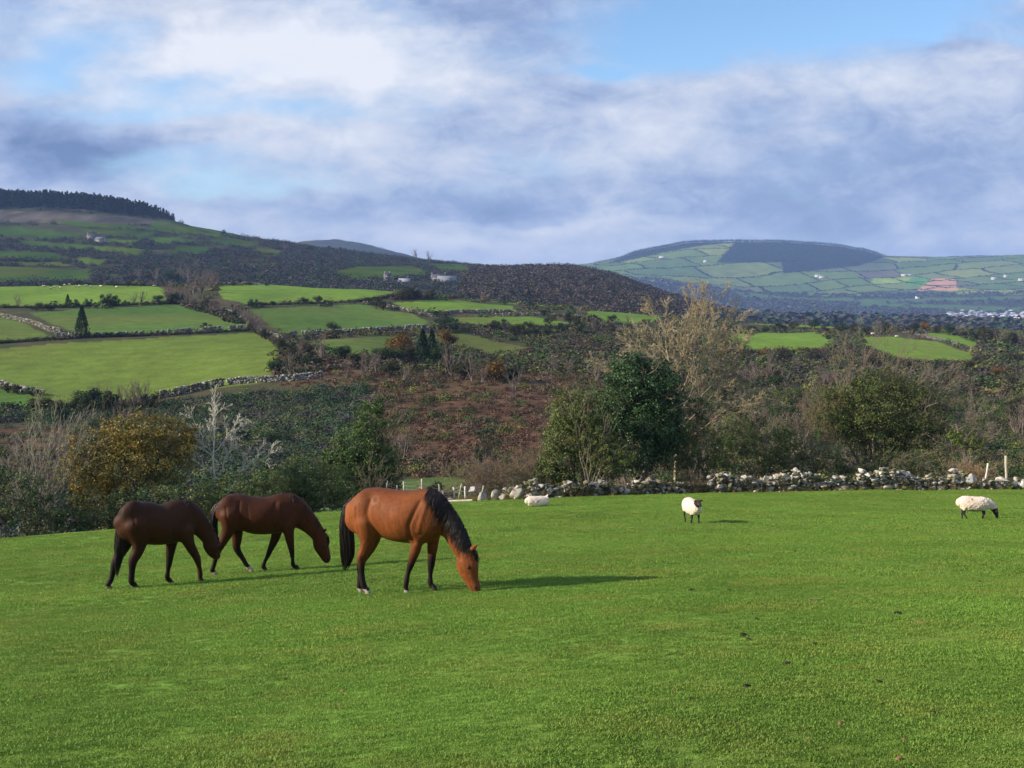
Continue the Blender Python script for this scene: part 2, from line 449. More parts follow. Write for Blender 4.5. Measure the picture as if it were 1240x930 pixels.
n_fine = mrange(nt, noise(nt, scaled(4.5, 8.0, 2.4, 6.9), 2.6, 9, 0.60), 0.2, 0.8, -1, 1)
n_soft = mrange(nt, noise(nt, scaled(1.6, 5.0, 5.4, 3.9), 2.0, 3, 0.5), 0.2, 0.8, -1, 1)
n_st = mrange(nt, noise(nt, scaled(9.0, 15.0, 1.4, 2.9), 2.6, 8, 0.62, 0.6), 0.25, 0.75, -1, 1)
# how bright each stretch of cloud is
bright = total([blob(330, 50, 190, 60, 0.50), blob(470, 95, 110, 55, 0.30), blob(230, 110, 110, 45, 0.30), blob(740, 60, 60, 26, 0.25), blob(50, 40, 90, 30, .25),
                blob(90, 175, 130, 42, -0.52), blob(190, 190, 90, 30, -0.22), blob(640, 15, 95, 38, -0.30), blob(560, 110, 90, 50, -0.12), blob(380, 170, 130, 32, 0.24),
                blob(620, 60, 60, 30, .12), blob(760, 150, 160, 26, 0.18), blob(700, 200, 220, 25, 0.12), blob(1030, 105, 120, 24, 0.26), blob(1130, 175, 200, 55, -0.10),
                blob(1020, 235, 260, 40, -0.14), blob(950, 270, 300, 26, -0.10), blob(560, 255, 260, 32, -0.12), blob(660, 275, 90, 8, 0.25), blob(300, 255, 120, 18, 0.10), blob(250, 225, 160, 14, 0.14), blob(1210, 60, 80, 22, .05),
                blob(700, 112, 90, 30, -0.18), blob(760, 300, 420, 30, 0.22), blob(520, 305, 200, 20, 0.10),
                math_(nt, 'MULTIPLY', n_big, 0.22), math_(nt, 'MULTIPLY', n_fine, 0.26), math_(nt, 'MULTIPLY', n_st, 0.14)])
bright = math_(nt, 'ADD', bright, 0.50)
cover = total([blob(900, 30, 175, 48, -1.25), blob(1110, 20, 120, 40, -0.80), blob(735, 72, 50, 16, -0.75), blob(80, 65, 75, 34, -0.55), blob(150, 40, 70, 18, -0.25), blob(250, 85, 80, 18, -0.3), blob(480, 10, 60, 20, -.2),
               blob(300, 130, 200, 18, -0.42), blob(230, 200, 130, 16, -0.42), blob(30, 15, 90, 30, -0.2), blob(290, 225, 160, 14, -0.38), blob(650, 205, 60, 18, -0.25), blob(1190, 55, 90, 18, 0.40),
               math_(nt, 'MULTIPLY', n_big, 0.26), math_(nt, 'MULTIPLY', n_fine, 0.16), math_(nt, 'MULTIPLY', n_soft, 0.18)])
cover = math_(nt, 'ADD', cover, 0.98)
cov = N(nt, 'ShaderNodeMapRange', interpolation_type='SMOOTHSTEP'); L(nt, cover, cov.inputs[0])
cov.inputs[1].default_value = 0.12; cov.inputs[2].default_value = 1.0; cov.inputs[3].default_value = 0.0; cov.inputs[4].default_value = 0.97
cr = N(nt, 'ShaderNodeValToRGB'); L(nt, bright, cr.inputs[0])
els = [(0.0, (0.10, 0.15, 0.28)), (0.30, (0.19, 0.25, 0.40)), (0.50, (0.29, 0.345, 0.475)), (0.72, (0.41, 0.445, 0.53)), (1.0, (0.55, 0.565, 0.61))]
while len(cr.color_ramp.elements) < len(els): cr.color_ramp.elements.new(0.5)
for e, (p_, c_) in zip(cr.color_ramp.elements, els): e.position = p_; e.color = (*c_, 1)
# clear sky between the clouds
skc = mixc(nt, 1.0, sky.outputs[0], (SKY, SKY, SKY), 'MULTIPLY')
final = mixc(nt, cov.outputs[0], skc, cr.outputs[0])
L(nt, final, bg.inputs[0]); bg.inputs[1].default_value = 1.0
L(nt, bg.outputs[0], out.inputs[0])
# keep the physical sky strength as the single background strength
bg.inputs[1].default_value = 0.1
mul = mixc(nt, 1.0, final, (10.0, 10.0, 10.0), 'MULTIPLY'); 
for l in list(nt.links):
    if l.to_node == bg and l.to_socket == bg.inputs[0]: nt.links.remove(l)
L(nt, mul, bg.inputs[0])

scene.view_settings.view_transform = 'Standard'; scene.view_settings.look = 'None'
scene.view_settings.exposure = 0.70; scene.view_settings.gamma = 1.0; scene.view_settings.use_curve_mapping = False
scene.cycles.volume_bounces = 0; scene.cycles.max_bounces = 6; scene.cycles.transparent_max_bounces = 8
scene.cycles.use_denoising = True

# ------------------------------------------------------------------ ground sheets
M_FIELD, nt = new_mat('pasture_turf')
out = N(nt, 'ShaderNodeOutputMaterial'); p = N(nt, 'ShaderNodeBsdfPrincipled')
tcv = N(nt, 'ShaderNodeTexCoord').outputs['Object']
a_ = N(nt, 'ShaderNodeAttribute', attribute_name='col').outputs['Color']
nf1 = mrange(nt, noise(nt, tcv, 9.0, 6, 0.65), 0.3, 0.7, 0.55, 1.4)
cb_ = N(nt, 'ShaderNodeCombineXYZ'); L(nt, nf1, cb_.inputs[0]); L(nt, nf1, cb_.inputs[1]); L(nt, nf1, cb_.inputs[2])
c1 = mixc(nt, 1.0, a_, cb_.outputs[0], 'MULTIPLY')
yf = mrange(nt, noise(nt, tcv, 2.3, 6, 0.7), 0.55, 0.75, 0.0, 0.55)
c2 = mixc(nt, yf, c1, (0.15, 0.16, 0.025))
L(nt, c2, p.inputs['Base Color']); p.inputs['Roughness'].default_value = 0.95; p.inputs['Specular IOR Level'].default_value = 0.1
b = N(nt, 'ShaderNodeBump'); b.inputs['Strength'].default_value = 0.9; b.inputs['Distance'].default_value = 0.06
L(nt, noise(nt, tcv, 14.0, 8, 0.7), b.inputs['Height']); L(nt, b.outputs[0], p.inputs['Normal']); L(nt, p.outputs[0], out.inputs[0])
M_GROUND = vmat('rough_ground', rough=0.95, spec=0.08, nscale=0.25, namp=0.25, bump=0.6, bscale=0.8, bdist=0.4)
M_FAR = vmat('far_ground', rough=1.0, spec=0.0, nscale=0.02, namp=0.15)
i62 = int(np.argmin(np.abs(RR - 66))); i640 = int(np.argmax(RR >= 640))
near_f = sheet(0, i62, 'pasture_ground', M_FIELD, True); tag(near_f, 'bright green sloping pasture in the foreground', kind='structure')
mid_g = sheet(i62, i640, 'valley_ground', M_GROUND); tag(mid_g, 'bracken slope and walled green fields across the valley', kind='structure')
far_g = sheet(i640, NR - 1, 'distant_hills', M_FAR); tag(far_g, 'hills and patchwork farmland beyond the walled fields', kind='structure')

HAZE = 0.9e-4
if HAZE:
    z0 = float(min(np.min([v.co.z for v in far_g.data.vertices]), -130)) - 5
    me = bpy.data.meshes.new('haze'); s = 8400
    vs = [(x, y, z) for z in (z0, 275) for x, y in ((-s, -s), (s, -s), (s, s + 100), (-s, s + 100))]
    me.from_pydata(vs, [], [(3, 2, 1, 0), (4, 5, 6, 7), (0, 1, 5, 4), (1, 2, 6, 5), (2, 3, 7, 6), (3, 0, 4, 7)])
    hz = bpy.data.objects.new('haze', me); COL.objects.link(hz); tag(hz, 'thin blue air over the valley', kind='stuff')
    m, nt = new_mat('air'); out = N(nt, 'ShaderNodeOutputMaterial'); v = N(nt, 'ShaderNodeVolumePrincipled')
    v.inputs['Density'].default_value = HAZE; v.inputs['Color'].default_value = (0.32, 0.52, 1.0, 1); v.inputs['Anisotropy'].default_value = 0.0
    L(nt, v.outputs[0], out.inputs['Volume']); me.materials.append(m)
# ------------------------------------------------------------------ vegetation tools
M_LEAF = vmat('foliage', rough=0.6, spec=0.35, nscale=1.2, namp=0.25, trans=0.25)
M_HOLLY = vmat('glossy_foliage', rough=0.48, spec=0.35, nscale=1.2, namp=0.25, trans=0.10)
M_BARK = vmat('bark', rough=0.9, spec=0.15, nscale=5.0, namp=0.35)
M_FAR_LEAF = vmat('distant_foliage', rough=0.9, spec=0.05, nscale=0.05, namp=0.2)
M_HEDGE = vmat('hedgerow_foliage', rough=0.8, spec=0.1, nscale=0.4, namp=0.3, trans=0.15, obj=True)

def rand_dirs(n, r=rng):
    v = r.normal(size=(n, 3)); return v / np.linalg.norm(v, axis=1, keepdims=True)

def leaf_faces(P, size, r=rng, up=0.35, aspect=0.55, out=None):
    """a small folded leaf (two triangles, four corners) at each point"""
    n = len(P)
    nrm = rand_dirs(n, r); nrm[:, 2] = np.abs(nrm[:, 2]) * (1 + up)
    if out is not None: nrm = nrm + out * 0.9
    nrm /= np.linalg.norm(nrm, axis=1, keepdims=True)
    t = np.cross(nrm, rand_dirs(n, r)); t /= np.linalg.norm(t, axis=1, keepdims=True) + 1e-9
    b = np.cross(nrm, t)
    s = (size * r.uniform(0.6, 1.35, n))[:, None] if np.isscalar(size) else size[:, None]
    V = np.stack([P - t * s, P + b * s * aspect + nrm * s * .12, P + t * s, P - b * s * aspect + nrm * s * .12], 1).reshape(-1, 3)
    i = np.arange(n)[:, None] * 4
    return V, np.hstack([i, i + 1, i + 2, i + 3])

def tubes(polys, sides=4):
    """polys: list of (points (k,3), radii (k,)) -> V, quads"""
    Vs, Fs, base = [], [], 0
    ang = np.arange(sides) * 2 * math.pi / sides
    ca, sa = np.cos(ang), np.sin(ang)
    for P, R in polys:
        P = np.asarray(P, float); R = np.asarray(R, float); k = len(P)
        T = np.gradient(P, axis=0); T /= np.linalg.norm(T, axis=1, keepdims=True) + 1e-9
        ref = np.array([0, 0, 1.0]) if abs(T[0, 2]) < 0.9 else np.array([1.0, 0, 0])
        A = np.cross(T, ref); A /= np.linalg.norm(A, axis=1, keepdims=True) + 1e-9
        B = np.cross(T, A)
        V = P[:, None, :] + R[:, None, None] * (A[:, None, :] * ca[None, :, None] + B[:, None, :] * sa[None, :, None])
        Vs.append(V.reshape(-1, 3))
        i = np.arange(k - 1)[:, None] * sides; j = np.arange(sides)[None, :]; j2 = (j + 1) % sides
        Fs.append((np.stack([i + j, i + j2, i + sides + j2, i + sides + j], -1).reshape(-1, 4)) + base)
        base += k * sides
    return np.vstack(Vs), np.vstack(Fs)

def unit(v): return v / (np.linalg.norm(v) + 1e-9)
def limb(p0, p1, r0, r1, n=6, wob=0.06, sag=0.0):
    p0, p1 = np.array(p0, float), np.array(p1, float)
    t = np.linspace(0, 1, n)[:, None]; Lg = np.linalg.norm(p1 - p0)
    P = p0 * (1 - t) + p1 * t
    w = np.cumsum(rng.normal(size=(n, 3)) * wob * Lg / math.sqrt(n), axis=0); w -= w[0]; w -= t * w[-1]
    P = P + w; P[:, 2] += sag * Lg * np.sin(t[:, 0] * math.pi)
    return P, np.linspace(r0, r1, n)

def ramify(polys, P, R, depth, nchild, ratio, spread, up, wob, bias=None, start=0.25, nseg=4, minr=0.004):
    """children along a limb, recursively"""
    if depth == 0: return
    Lg = np.sum(np.linalg.norm(np.diff(P, axis=0), axis=1))
    n = max(1, int(round(nchild * rng.uniform(0.8, 1.2))))
    for k in range(n):
        t = start + (1 - start) * (k + rng.uniform(0.1, 0.9)) / n
        f = t * (len(P) - 1); i = min(int(f), len(P) - 2); g = f - i
        p = P[i] * (1 - g) + P[i + 1] * g; r = R[i] * (1 - g) + R[i + 1] * g
        d = unit(P[i + 1] - P[i]); side = unit(np.cross(d, rng.normal(size=3)))
        nd = unit(d + side * spread * rng.uniform(0.6, 1.3) + np.array([0, 0, up]) + (bias if bias is not None else 0))
        l = Lg * ratio * rng.uniform(0.6, 1.2) * (1.1 - 0.5 * t)
        r0 = max(minr, r * 0.62); r1 = max(minr * 0.7, r0 * 0.3)
        Q, RQ = limb(p, p + nd * l, r0, r1, nseg, wob, 0.04)
        polys.append((Q, RQ))
        ramify(polys, Q, RQ, depth - 1, nchild * 0.8, ratio, spread, up, wob, bias, 0.2, max(3, nseg - 1), minr)

def pxp(px, py, d, off=0.0):
    """world position of a spot on a plant standing about d away"""
    dd = d + off
    return np.array([(px - CX) / F * dd, dd, (HY - py) / F * dd])

def crown_points(blobs, n, d, fill=0.35):
    """leaf positions in soft lobes; blobs (px,py,rx,ry[,depth offset, rdepth])"""
    vol = np.array([b[2] * b[3] for b in blobs]) ; vol = vol / vol.sum()
    Ps, Os, Ids = [], [], []
    for bi, b in enumerate(blobs):
        k = int(n * vol[bi]) + 1
        off = b[4] if len(b) > 4 else 0.0
        rx, rz = b[2] / F * d, b[3] / F * d; ry = b[5] if len(b) > 5 else (rx + rz) * 0.42
        c = pxp(b[0], b[1], d, off)
        # sub-clumps near the lobe's surface, leaves round each
        nc = max(10, int(k / 34))
        u = rand_dirs(nc); rad = rng.uniform(0.35, 1.0, nc) ** 0.6
        cc = u * rad[:, None]
        sz = rng.uniform(0.10, 0.26, nc)
        w = rng.integers(0, nc, k)
        q = cc[w] + rand_dirs(k) * (sz[w] * rng.uniform(0.2, 1.15, k))[:, None]
        Ps.append(c + q * np.array([rx, ry, rz])); Os.append(u[w] * 0.8 + rand_dirs(k) * .3); Ids.append(w + 1000 * bi)
    return np.vstack(Ps), np.vstack(Os), np.concatenate(Ids)

def leaf_cols(ids, pal, var=0.25):
    pal = np.array(pal, float)
    r = np.random.default_rng(3)
    tab = {}
    uid, inv = np.unique(ids, return_inverse=True)
    base = pal[r.integers(0, len(pal), len(uid))] * r.uniform(0.7, 1.3, (len(uid), 1))
    alt = pal[r.integers(0, len(pal), len(ids))]
    c = base[inv] * 0.65 + alt * 0.35
    c *= r.uniform(1 - var, 1 + var, (len(ids), 1))
    return np.repeat(c, 4, axis=0)

GREEN = [(0.072,0.133,0.024), (0.091,0.163,0.032), (0.058,0.112,0.029), (0.122,0.163,0.041)]
DKGREEN = [(0.029,0.075,0.022), (0.039,0.098,0.025), (0.025,0.062,0.025), (0.053,0.107,0.029)]
OLIVE = [(0.122,0.131,0.037), (0.150,0.150,0.049), (0.094,0.104,0.037), (0.112,0.140,0.037)]
GOLD = [(0.304, 0.211, 0.033), (0.249, 0.2, 0.041), (0.161, 0.159, 0.041), (0.356, 0.24, 0.041), (0.124, 0.139, 0.041)]
TWIG = [(0.13,0.105,0.075), (0.10,0.08,0.06), (0.16,0.13,0.095)]
YGREEN = [(0.143,0.195,0.026), (0.169,0.221,0.039), (0.104,0.156,0.026)]

def plant(name, label, cat, base_px, d, blobs=None, nleaf=0, leaf=0.05, pal=GREEN, mat=None, bare=None, bark=(0.16,0.13,0.10),
          trunk_r=0.09, group=None, stems=1, base_dz=-0.05, up=0.25, crown_name='crown', inner=True):
    """one tree or bush: trunk (with its limbs) and crown (leaves) or twigs"""
    base = at(base_px, d, base_dz)
    e = empty(name, base); tag(e, label, cat, group)
    b0 = np.array(base); polys = []
    if blobs:
        for b in blobs:
            tip = pxp(b[0], b[1], d, b[4] if len(b) > 4 else 0)
            s0 = b0 + np.array([rng.normal() * 0.12 * stems, rng.normal() * 0.1 * stems, 0])
            P, R = limb(s0, tip, trunk_r * rng.uniform(0.7, 1.1), trunk_r * 0.3, 7, 0.10, 0.05)
            polys.append((P, R))
            if inner: ramify(polys, P, R, 2, 5, 0.5, 0.9, 0.15, 0.12, start=0.35, minr=0.008)
    twigs = []
    if bare:
        for (px0, py0, px1, py1, r0, kw) in bare:
            if py0 is None: p0 = b0
            else: p0 = pxp(px0, py0, d, kw.get('off0', 0))
            p1 = pxp(px1, py1, d, kw.get('off', rng.normal() * 0.5))
            P, R = limb(p0, p1, r0, r0 * 0.22, kw.get('n', 8), kw.get('wob', 0.05), kw.get('sag', 0.04))
            polys.append((P, R))
            ramify(twigs, P, R, kw.get('depth', 3), kw.get('nc', 7), kw.get('ratio', 0.42), kw.get('spread', 0.6), kw.get('up', 0.18), kw.get('w2', 0.08),
                   bias=kw.get('bias'), start=kw.get('start', 0.2), minr=kw.get('minr', 0.007))
    if polys:
        V, Fq = tubes(polys, 5); V = V - b0
        c = np.array(bark)[None] * (1 + 0.25 * rng.normal(size=(len(V), 1)).clip(-1, 1))
        mk('trunk', V, Fq, M_BARK, e, col=c, smooth=True)
    if twigs:
        V, Fq = tubes(twigs, 3); V = V - b0
        c = np.array(bark)[None] * 1.1 * (1 + 0.2 * rng.normal(size=(len(V), 1)).clip(-1, 1))
        mk('branches', V, Fq, M_BARK, e, col=c)
    if nleaf:
        P, O, I = crown_points(blobs, nleaf, d)
        V, Fq = leaf_faces(P, leaf, out=O)
        mk(crown_name, V - b0, Fq, mat or M_LEAF, e, col=leaf_cols(I, pal))
    return e

def ed(px, extra=3.0): return float(np.interp(px, EDGE_PX, EDGE_D)) + extra

# ------------------------------------------------------------------ trees and bushes along the far side of the pasture
# left group
plant('bare_shrub', 'pale grey leafless thicket at the left end of the hedge', 'shrub', 40, ed(40, 6), bare=[
    (40, None, 20+i*9, 505+abs(i-5)*9+rng.uniform(-8, 12), 0.035, dict(depth=3, nc=6, ratio=.46, spread=0.45, up=0.35, minr=0.008)) for i in range(-2, 11)], bark=(0.20, 0.19, 0.15))
plant('hedge_bush', 'dark olive bramble bush at the left edge below the grey thicket', 'bush', 10, ed(10, 4), blobs=[(0, 600, 60, 42), (-30, 560, 40, 40), (45, 625, 40, 25)], nleaf=9000, leaf=0.055, pal=OLIVE+DKGREEN, trunk_r=0.04)
plant('golden_tree', 'golden brown autumn tree behind the left dark horse', 'tree', 160, ed(160, 6), blobs=[
    (150, 555, 66, 48, 0), (110, 575, 40, 40, -.5), (190, 548, 52, 42, .5), (165, 525, 50, 26, .2), (215, 530, 26, 30, .6), (130, 610, 45, 30, -.8), (100, 550, 28, 28, 0)],
    nleaf=24000, leaf=0.062, pal=GOLD, bark=(0.10, 0.08, 0.06), trunk_r=0.10, bare=[(150, None, 150+dx, 500+abs(dx)*.35, 0.04, dict(depth=2, nc=8, ratio=.46, start=.5, minr=.006)) for dx in (-55,-30,-10,15,38,60)])
plant('hedge_bush', 'dark green bramble bush under the golden tree', 'bush', 165, ed(165, 2.5), blobs=[(120, 618, 48, 26), (165, 612, 42, 26), (205, 610, 30, 25), (85, 628, 30, 18), (235, 605, 26, 26)], nleaf=14000, leaf=0.05, pal=DKGREEN+OLIVE, trunk_r=0.035)
plant('pale_bare_tree', 'small white-barked leafless tree between the golden tree and the evergreens', 'tree', 264, ed(264, 5), bark=(0.48, 0.45, 0.39), trunk_r=.06, bare=[
    (262, None, 263, 492, 0.085, dict(depth=3, nc=9, ratio=.40, spread=1.0, w2=.14, wob=.07, start=.45, minr=.007)),
    (263, 560, 228, 505, 0.04, dict(depth=3, nc=9, ratio=.42, spread=.95, w2=.14, wob=.10, minr=.007)),
    (263, 570, 205, 550, 0.04, dict(depth=3, nc=9, ratio=.40, spread=.95, w2=.16, wob=.12, minr=.007)),
    (264, 545, 292, 508, 0.04, dict(depth=3, nc=9, ratio=.42, spread=.95, w2=.14, wob=.10, minr=.007)),
    (265, 575, 285, 530, 0.04, dict(depth=3, nc=9, ratio=.42, spread=.95, w2=.14, wob=.10, minr=.007)),
    (280, 578, 332, 545, 0.035, dict(depth=3, nc=9, ratio=.42, spread=.95, w2=.14, wob=.12, minr=.007))])
plant('hedge_bush', 'ivy covered low bush below the white-barked tree', 'bush', 290, ed(290, 2.5), blobs=[(285, 598, 36, 28), (320, 592, 30, 28), (255, 605, 28, 24), (300, 615, 40, 18)], nleaf=13000, leaf=0.045, pal=GREEN+OLIVE, trunk_r=0.03)
plant('hedge_bush', 'rounded olive bush left of the tall evergreen', 'bush', 375, ed(375, 3), blobs=[(370, 575, 36, 30), (395, 590, 42, 26), (345, 590, 30, 28), (380, 605, 46, 16)], nleaf=17000, leaf=0.048, pal=OLIVE+GREEN, trunk_r=0.045)
plant('evergreen_tree', 'tall pointed dark green tree above the middle horse', 'tree', 446, ed(446, 4.5), blobs=[
    (448, 510, 22, 26), (437, 540, 36, 30), (455, 562, 34, 34), (420, 560, 28, 28), (462, 590, 28, 24), (430, 590, 34, 24), (456, 492, 11, 12), (405, 552, 16, 18)], nleaf=34000, leaf=0.052, pal=GREEN+GREEN+DKGREEN, trunk_r=0.09)
plant('bare_shrub', 'brown twiggy thorn in front of the pointed evergreen', 'shrub', 450, ed(450, 2.2), bare=[
    (450, None, 430+i*9, 560+abs(i-2)*9, 0.022, dict(depth=3, nc=7, ratio=.45, spread=.7, minr=.006)) for i in range(6)], bark=(0.14, 0.11, 0.085))
# the tangle behind the fence
for k, (px0, w_, top) in enumerate([(520, 30, 592), (575, 40, 562), (615, 46, 560), (650, 40, 555)]):
    plant('bramble_thicket', ['low brown brambles behind the wire fence left end', 'tan leafless brambles rising behind the leaning slab', 'tan leafless brambles behind the broken wall', 'grey brown brambles against the left evergreen'][k], 'brambles', px0, ed(px0, 5 + k), bare=[
        (px0, None, px0 + rng.uniform(-w_, w_), top + rng.uniform(0, 14), 0.012, dict(depth=3, nc=7, ratio=.5, spread=.9, up=.05, wob=.14, w2=.15, minr=.006)) for i in range(13)], bark=(0.19, 0.145, 0.10))
# middle group
plant('evergreen_bush', 'broad green bush left of the tall holly', 'bush', 700, ed(700, 4), blobs=[
    (690, 500, 30, 32), (718, 495, 36, 26), (700, 530, 44, 30), (680, 558, 34, 26), (730, 550, 34, 32), (665, 570, 24, 20)], nleaf=36000, leaf=0.052, pal=GREEN+OLIVE, trunk_r=0.07)
plant('ivy_bush', 'yellow-green ivy with pale twigs low in front of the holly', 'bush', 715, ed(715, 2.6), blobs=[(700, 515, 22, 20), (716, 530, 22, 22), (745, 550, 26, 24), (725, 560, 22, 16)], nleaf=6000, leaf=0.045, pal=YGREEN+OLIVE, trunk_r=0.04,
      bare=[(700, None, 695+i*12, 490+i*5, .016, dict(depth=2, nc=6, minr=.006)) for i in range(5)], bark=(.24, .21, .16))
plant('holly_tree', 'tallest dark glossy holly in the middle of the hedge', 'tree', 768, ed(768, 5), blobs=[
    (775, 460, 46, 32), (752, 480, 34, 30), (800, 478, 32, 34), (775, 505, 52, 36), (740, 510, 26, 26), (770, 545, 46, 30), (805, 520, 28, 36), (760, 442, 24, 14), (795, 445, 20, 12)],
    nleaf=56000, leaf=0.058, pal=DKGREEN, mat=M_HOLLY, trunk_r=0.13, bark=(0.2, .17, .13), stems=3)
plant('tall_bare_tree', 'tall pale leafless tree spreading above the holly', 'tree', 822, ed(822, 9), bark=(0.34, 0.29, 0.19), bare=[
    (822, None, 822, 470, 0.15, dict(depth=1, nc=3, ratio=.15)),
    (822, 480, 838, 362, 0.085, dict(depth=4, nc=11, ratio=.44, spread=.75, minr=.0085, up=.12, start=.15)),
    (822, 478, 796, 378, 0.06, dict(depth=4, nc=11, ratio=.44, spread=.75, minr=.0085, up=.10)),
    (822, 480, 864, 370, 0.06, dict(depth=4, nc=11, ratio=.44, spread=.75, minr=.0085, up=.10)),
    (820, 500, 768, 408, 0.05, dict(depth=4, nc=11, ratio=.44, spread=.75, minr=.0085, up=.08)),
    (820, 505, 738, 440, 0.04, dict(depth=4, nc=11, ratio=.44, spread=.75, minr=.0085, up=.08)),
    (824, 500, 884, 392, 0.055, dict(depth=4, nc=11, ratio=.44, spread=.75, minr=.0085, up=.08)),
    (826, 520, 900, 438, 0.05, dict(depth=4, nc=11, ratio=.44, spread=.75, minr=.0085, up=.06)),
    (828, 535, 915, 470, 0.045, dict(depth=4, nc=11, ratio=.44, spread=.75, minr=.0085, up=.04)),
    (826, 515, 898, 415, 0.045, dict(depth=4, nc=11, ratio=.44, spread=.75, minr=.0085, up=.06)),
])
plant('ivy_tree', 'ivy clad olive tree right of the holly', 'tree', 835, ed(835, 4), blobs=[(832, 515, 28, 26), (820, 545, 30, 28), (850, 545, 30, 30), (835, 572, 38, 18), (845, 495, 18, 16)], nleaf=18000, leaf=0.045, pal=OLIVE+GREEN, trunk_r=.06, bark=(.2, .17, .13))
plant('hedge_bush', 'mixed green thorn bush between the ivy tree and the wind-bent tree', 'bush', 915, ed(915, 5), blobs=[(895, 525, 28, 24), (925, 535, 34, 28), (955, 540, 26, 30), (905, 560, 42, 18), (875, 550, 20, 24), (945, 565, 34, 14)], nleaf=17000, leaf=0.045, pal=GREEN+OLIVE, trunk_r=.05,
      bare=[(915, None, 885+i*16, 505+abs(i-3)*5, .02, dict(depth=2, nc=8, minr=.006)) for i in range(7)], bark=(.15, .12, .09))
plant('bramble_thicket', 'brown brambles spilling over the gap in the wall', 'brambles', 842, ed(842, -0.2), bare=[
    (842, None, 842 + rng.uniform(-30, 30), 572 + rng.uniform(0, 12), 0.010, dict(depth=3, nc=6, ratio=.5, spread=.9, up=.0, wob=.16, w2=.15, minr=.005)) for i in range(11)], bark=(0.19, 0.13, 0.085))
# right group: wind-bent tree
wind = np.array([0.10, 0, 0.10])
plant('wind_bent_tree', 'broad wind-bent thorn tree with ivy and bare twigs', 'tree', 1050, ed(1050, 5), blobs=[
    (1055, 490, 60, 36), (1062, 462, 36, 18), (1028, 478, 28, 20), (1098, 474, 32, 20), (1030, 505, 38, 34), (1100, 500, 50, 34), (1125, 510, 26, 24), (1060, 525, 50, 28), (1005, 500, 26, 36), (1105, 530, 36, 20)], nleaf=56000, leaf=0.05, pal=GREEN+OLIVE+OLIVE, trunk_r=.12, bark=(0.21, 0.17, 0.13),
    bare=[(1045, 540, x1, y1, .05, dict(depth=4, nc=7, ratio=.46, spread=.5, bias=wind, up=.12, start=.35, minr=.0055)) for x1, y1 in
          ((985, 500), (990, 470), (1005, 445), (1025, 428), (1048, 420), (1070, 424), (1092, 432), (1112, 440), (1130, 455), (1145, 475), (1150, 495))])
plant('bare_shrub', 'russet leafless shrub left of the wind-bent tree', 'shrub', 985, ed(985, 4.2), bare=[
    (985, None, 955+i*9, 478+abs(i-4)*8+rng.uniform(0, 12), .02, dict(depth=3, nc=7, ratio=.42, spread=.5, up=.3, minr=.006)) for i in range(8)], bark=(0.17, 0.12, 0.085))
plant('hedge_bush', 'low dark bush under the wind-bent tree', 'bush', 1040, ed(1040, 3), blobs=[(1000, 560, 34, 18), (1040, 562, 36, 16), (1085, 560, 34, 16), (970, 565, 24, 14), (1120, 562, 28, 14)], nleaf=11000, leaf=0.042, pal=DKGREEN+OLIVE, trunk_r=.03,
      bare=[(1000+i*18, None, 985+i*24, 552, .014, dict(depth=2, nc=8, up=0, wob=.15, w2=.15, minr=.005)) for i in range(8)], bark=(.2, .15, .11))
plant('bare_shrub', 'grey leafless thorn with branches bent to the right', 'shrub', 1160, ed(1160, 4), bare=[
    (1150, None, x1, y1, .03, dict(depth=3, nc=7, ratio=.46, spread=.6, up=.0, bias=np.array([.25, 0, 0]), wob=.1, w2=.12, minr=.0055)) for x1, y1 in
    ((1135, 478), (1150, 472), (1165, 485), (1180, 492), (1190, 505), (1188, 522), (1125, 500))], bark=(0.21, 0.17, 0.14))
plant('gorse_bush', 'bright yellow-green bush right of the wind-bent tree', 'bush', 1166, ed(1166, 2.6), blobs=[(1166, 530, 17, 11), (1180, 538, 14, 9), (1155, 527, 11, 8)], nleaf=3800, leaf=0.04, pal=YGREEN, trunk_r=.02,
      bare=[(1150, None, 1168, 548, .022, dict(depth=2, nc=6, minr=.006)), (1145, None, 1175, 555, .02, dict(depth=2, nc=6, minr=.006))], bark=(.27, .22, .16))
plant('bramble_thicket', 'pale dead bracken and brambles beside the large slab', 'brambles', 1175, ed(1175, 1.6), bare=[
    (1175, None, 1175 + rng.uniform(-42, 30), 562 + rng.uniform(0, 14), 0.010, dict(depth=3, nc=7, ratio=.5, spread=.9, up=.0, wob=.16, w2=.15, minr=.006)) for i in range(13)], bark=(0.27, 0.19, 0.11))

# ------------------------------------------------------------------ scattered growth, built in bulk
def batch(proto, P, S, RZ, colr, name, label, mat, kind='stuff', colvar=None, smooth=False):
    """copies of (V,F) baked into one mesh: only for growth nobody could count"""
    V, Fq = proto; n = len(P); k = len(V)
    c, s = np.cos(RZ), np.sin(RZ)
    S = np.atleast_2d(S.T).T if S.ndim == 1 else S
    if S.shape[1] == 1: S = np.repeat(S, 3, 1)
    X = V[None, :, 0] * S[:, 0:1]; Y = V[None, :, 1] * S[:, 1:2]; Z = V[None, :, 2] * S[:, 2:3]
    W = np.stack([X * c[:, None] - Y * s[:, None], X * s[:, None] + Y * c[:, None], Z], -1) + P[:, None, :]
    Fa = (Fq[None] + (np.arange(n) * k)[:, None, None]).reshape(-1, Fq.shape[1])
    C = np.repeat(colr[:, None, :], k, 1)
    if colvar is not None: C = C * colvar[None, :, None]
    return W.reshape(-1, 3), Fa, C.reshape(-1, 3)
def bulk(name, label, mat, parts, cat=None, kind='stuff'):
    Vs, Fs, Cs, b = [], [], [], 0
    for V, Fq, C in parts:
        Vs.append(V); Fs.append(Fq + b); Cs.append(C); b += len(V)
    k = max(f.shape[1] for f in Fs)
    o = mk(name, np.vstack(Vs), [f for f in Fs], mat, col=np.vstack(Cs))
    return tag(o, label, cat, kind=kind)

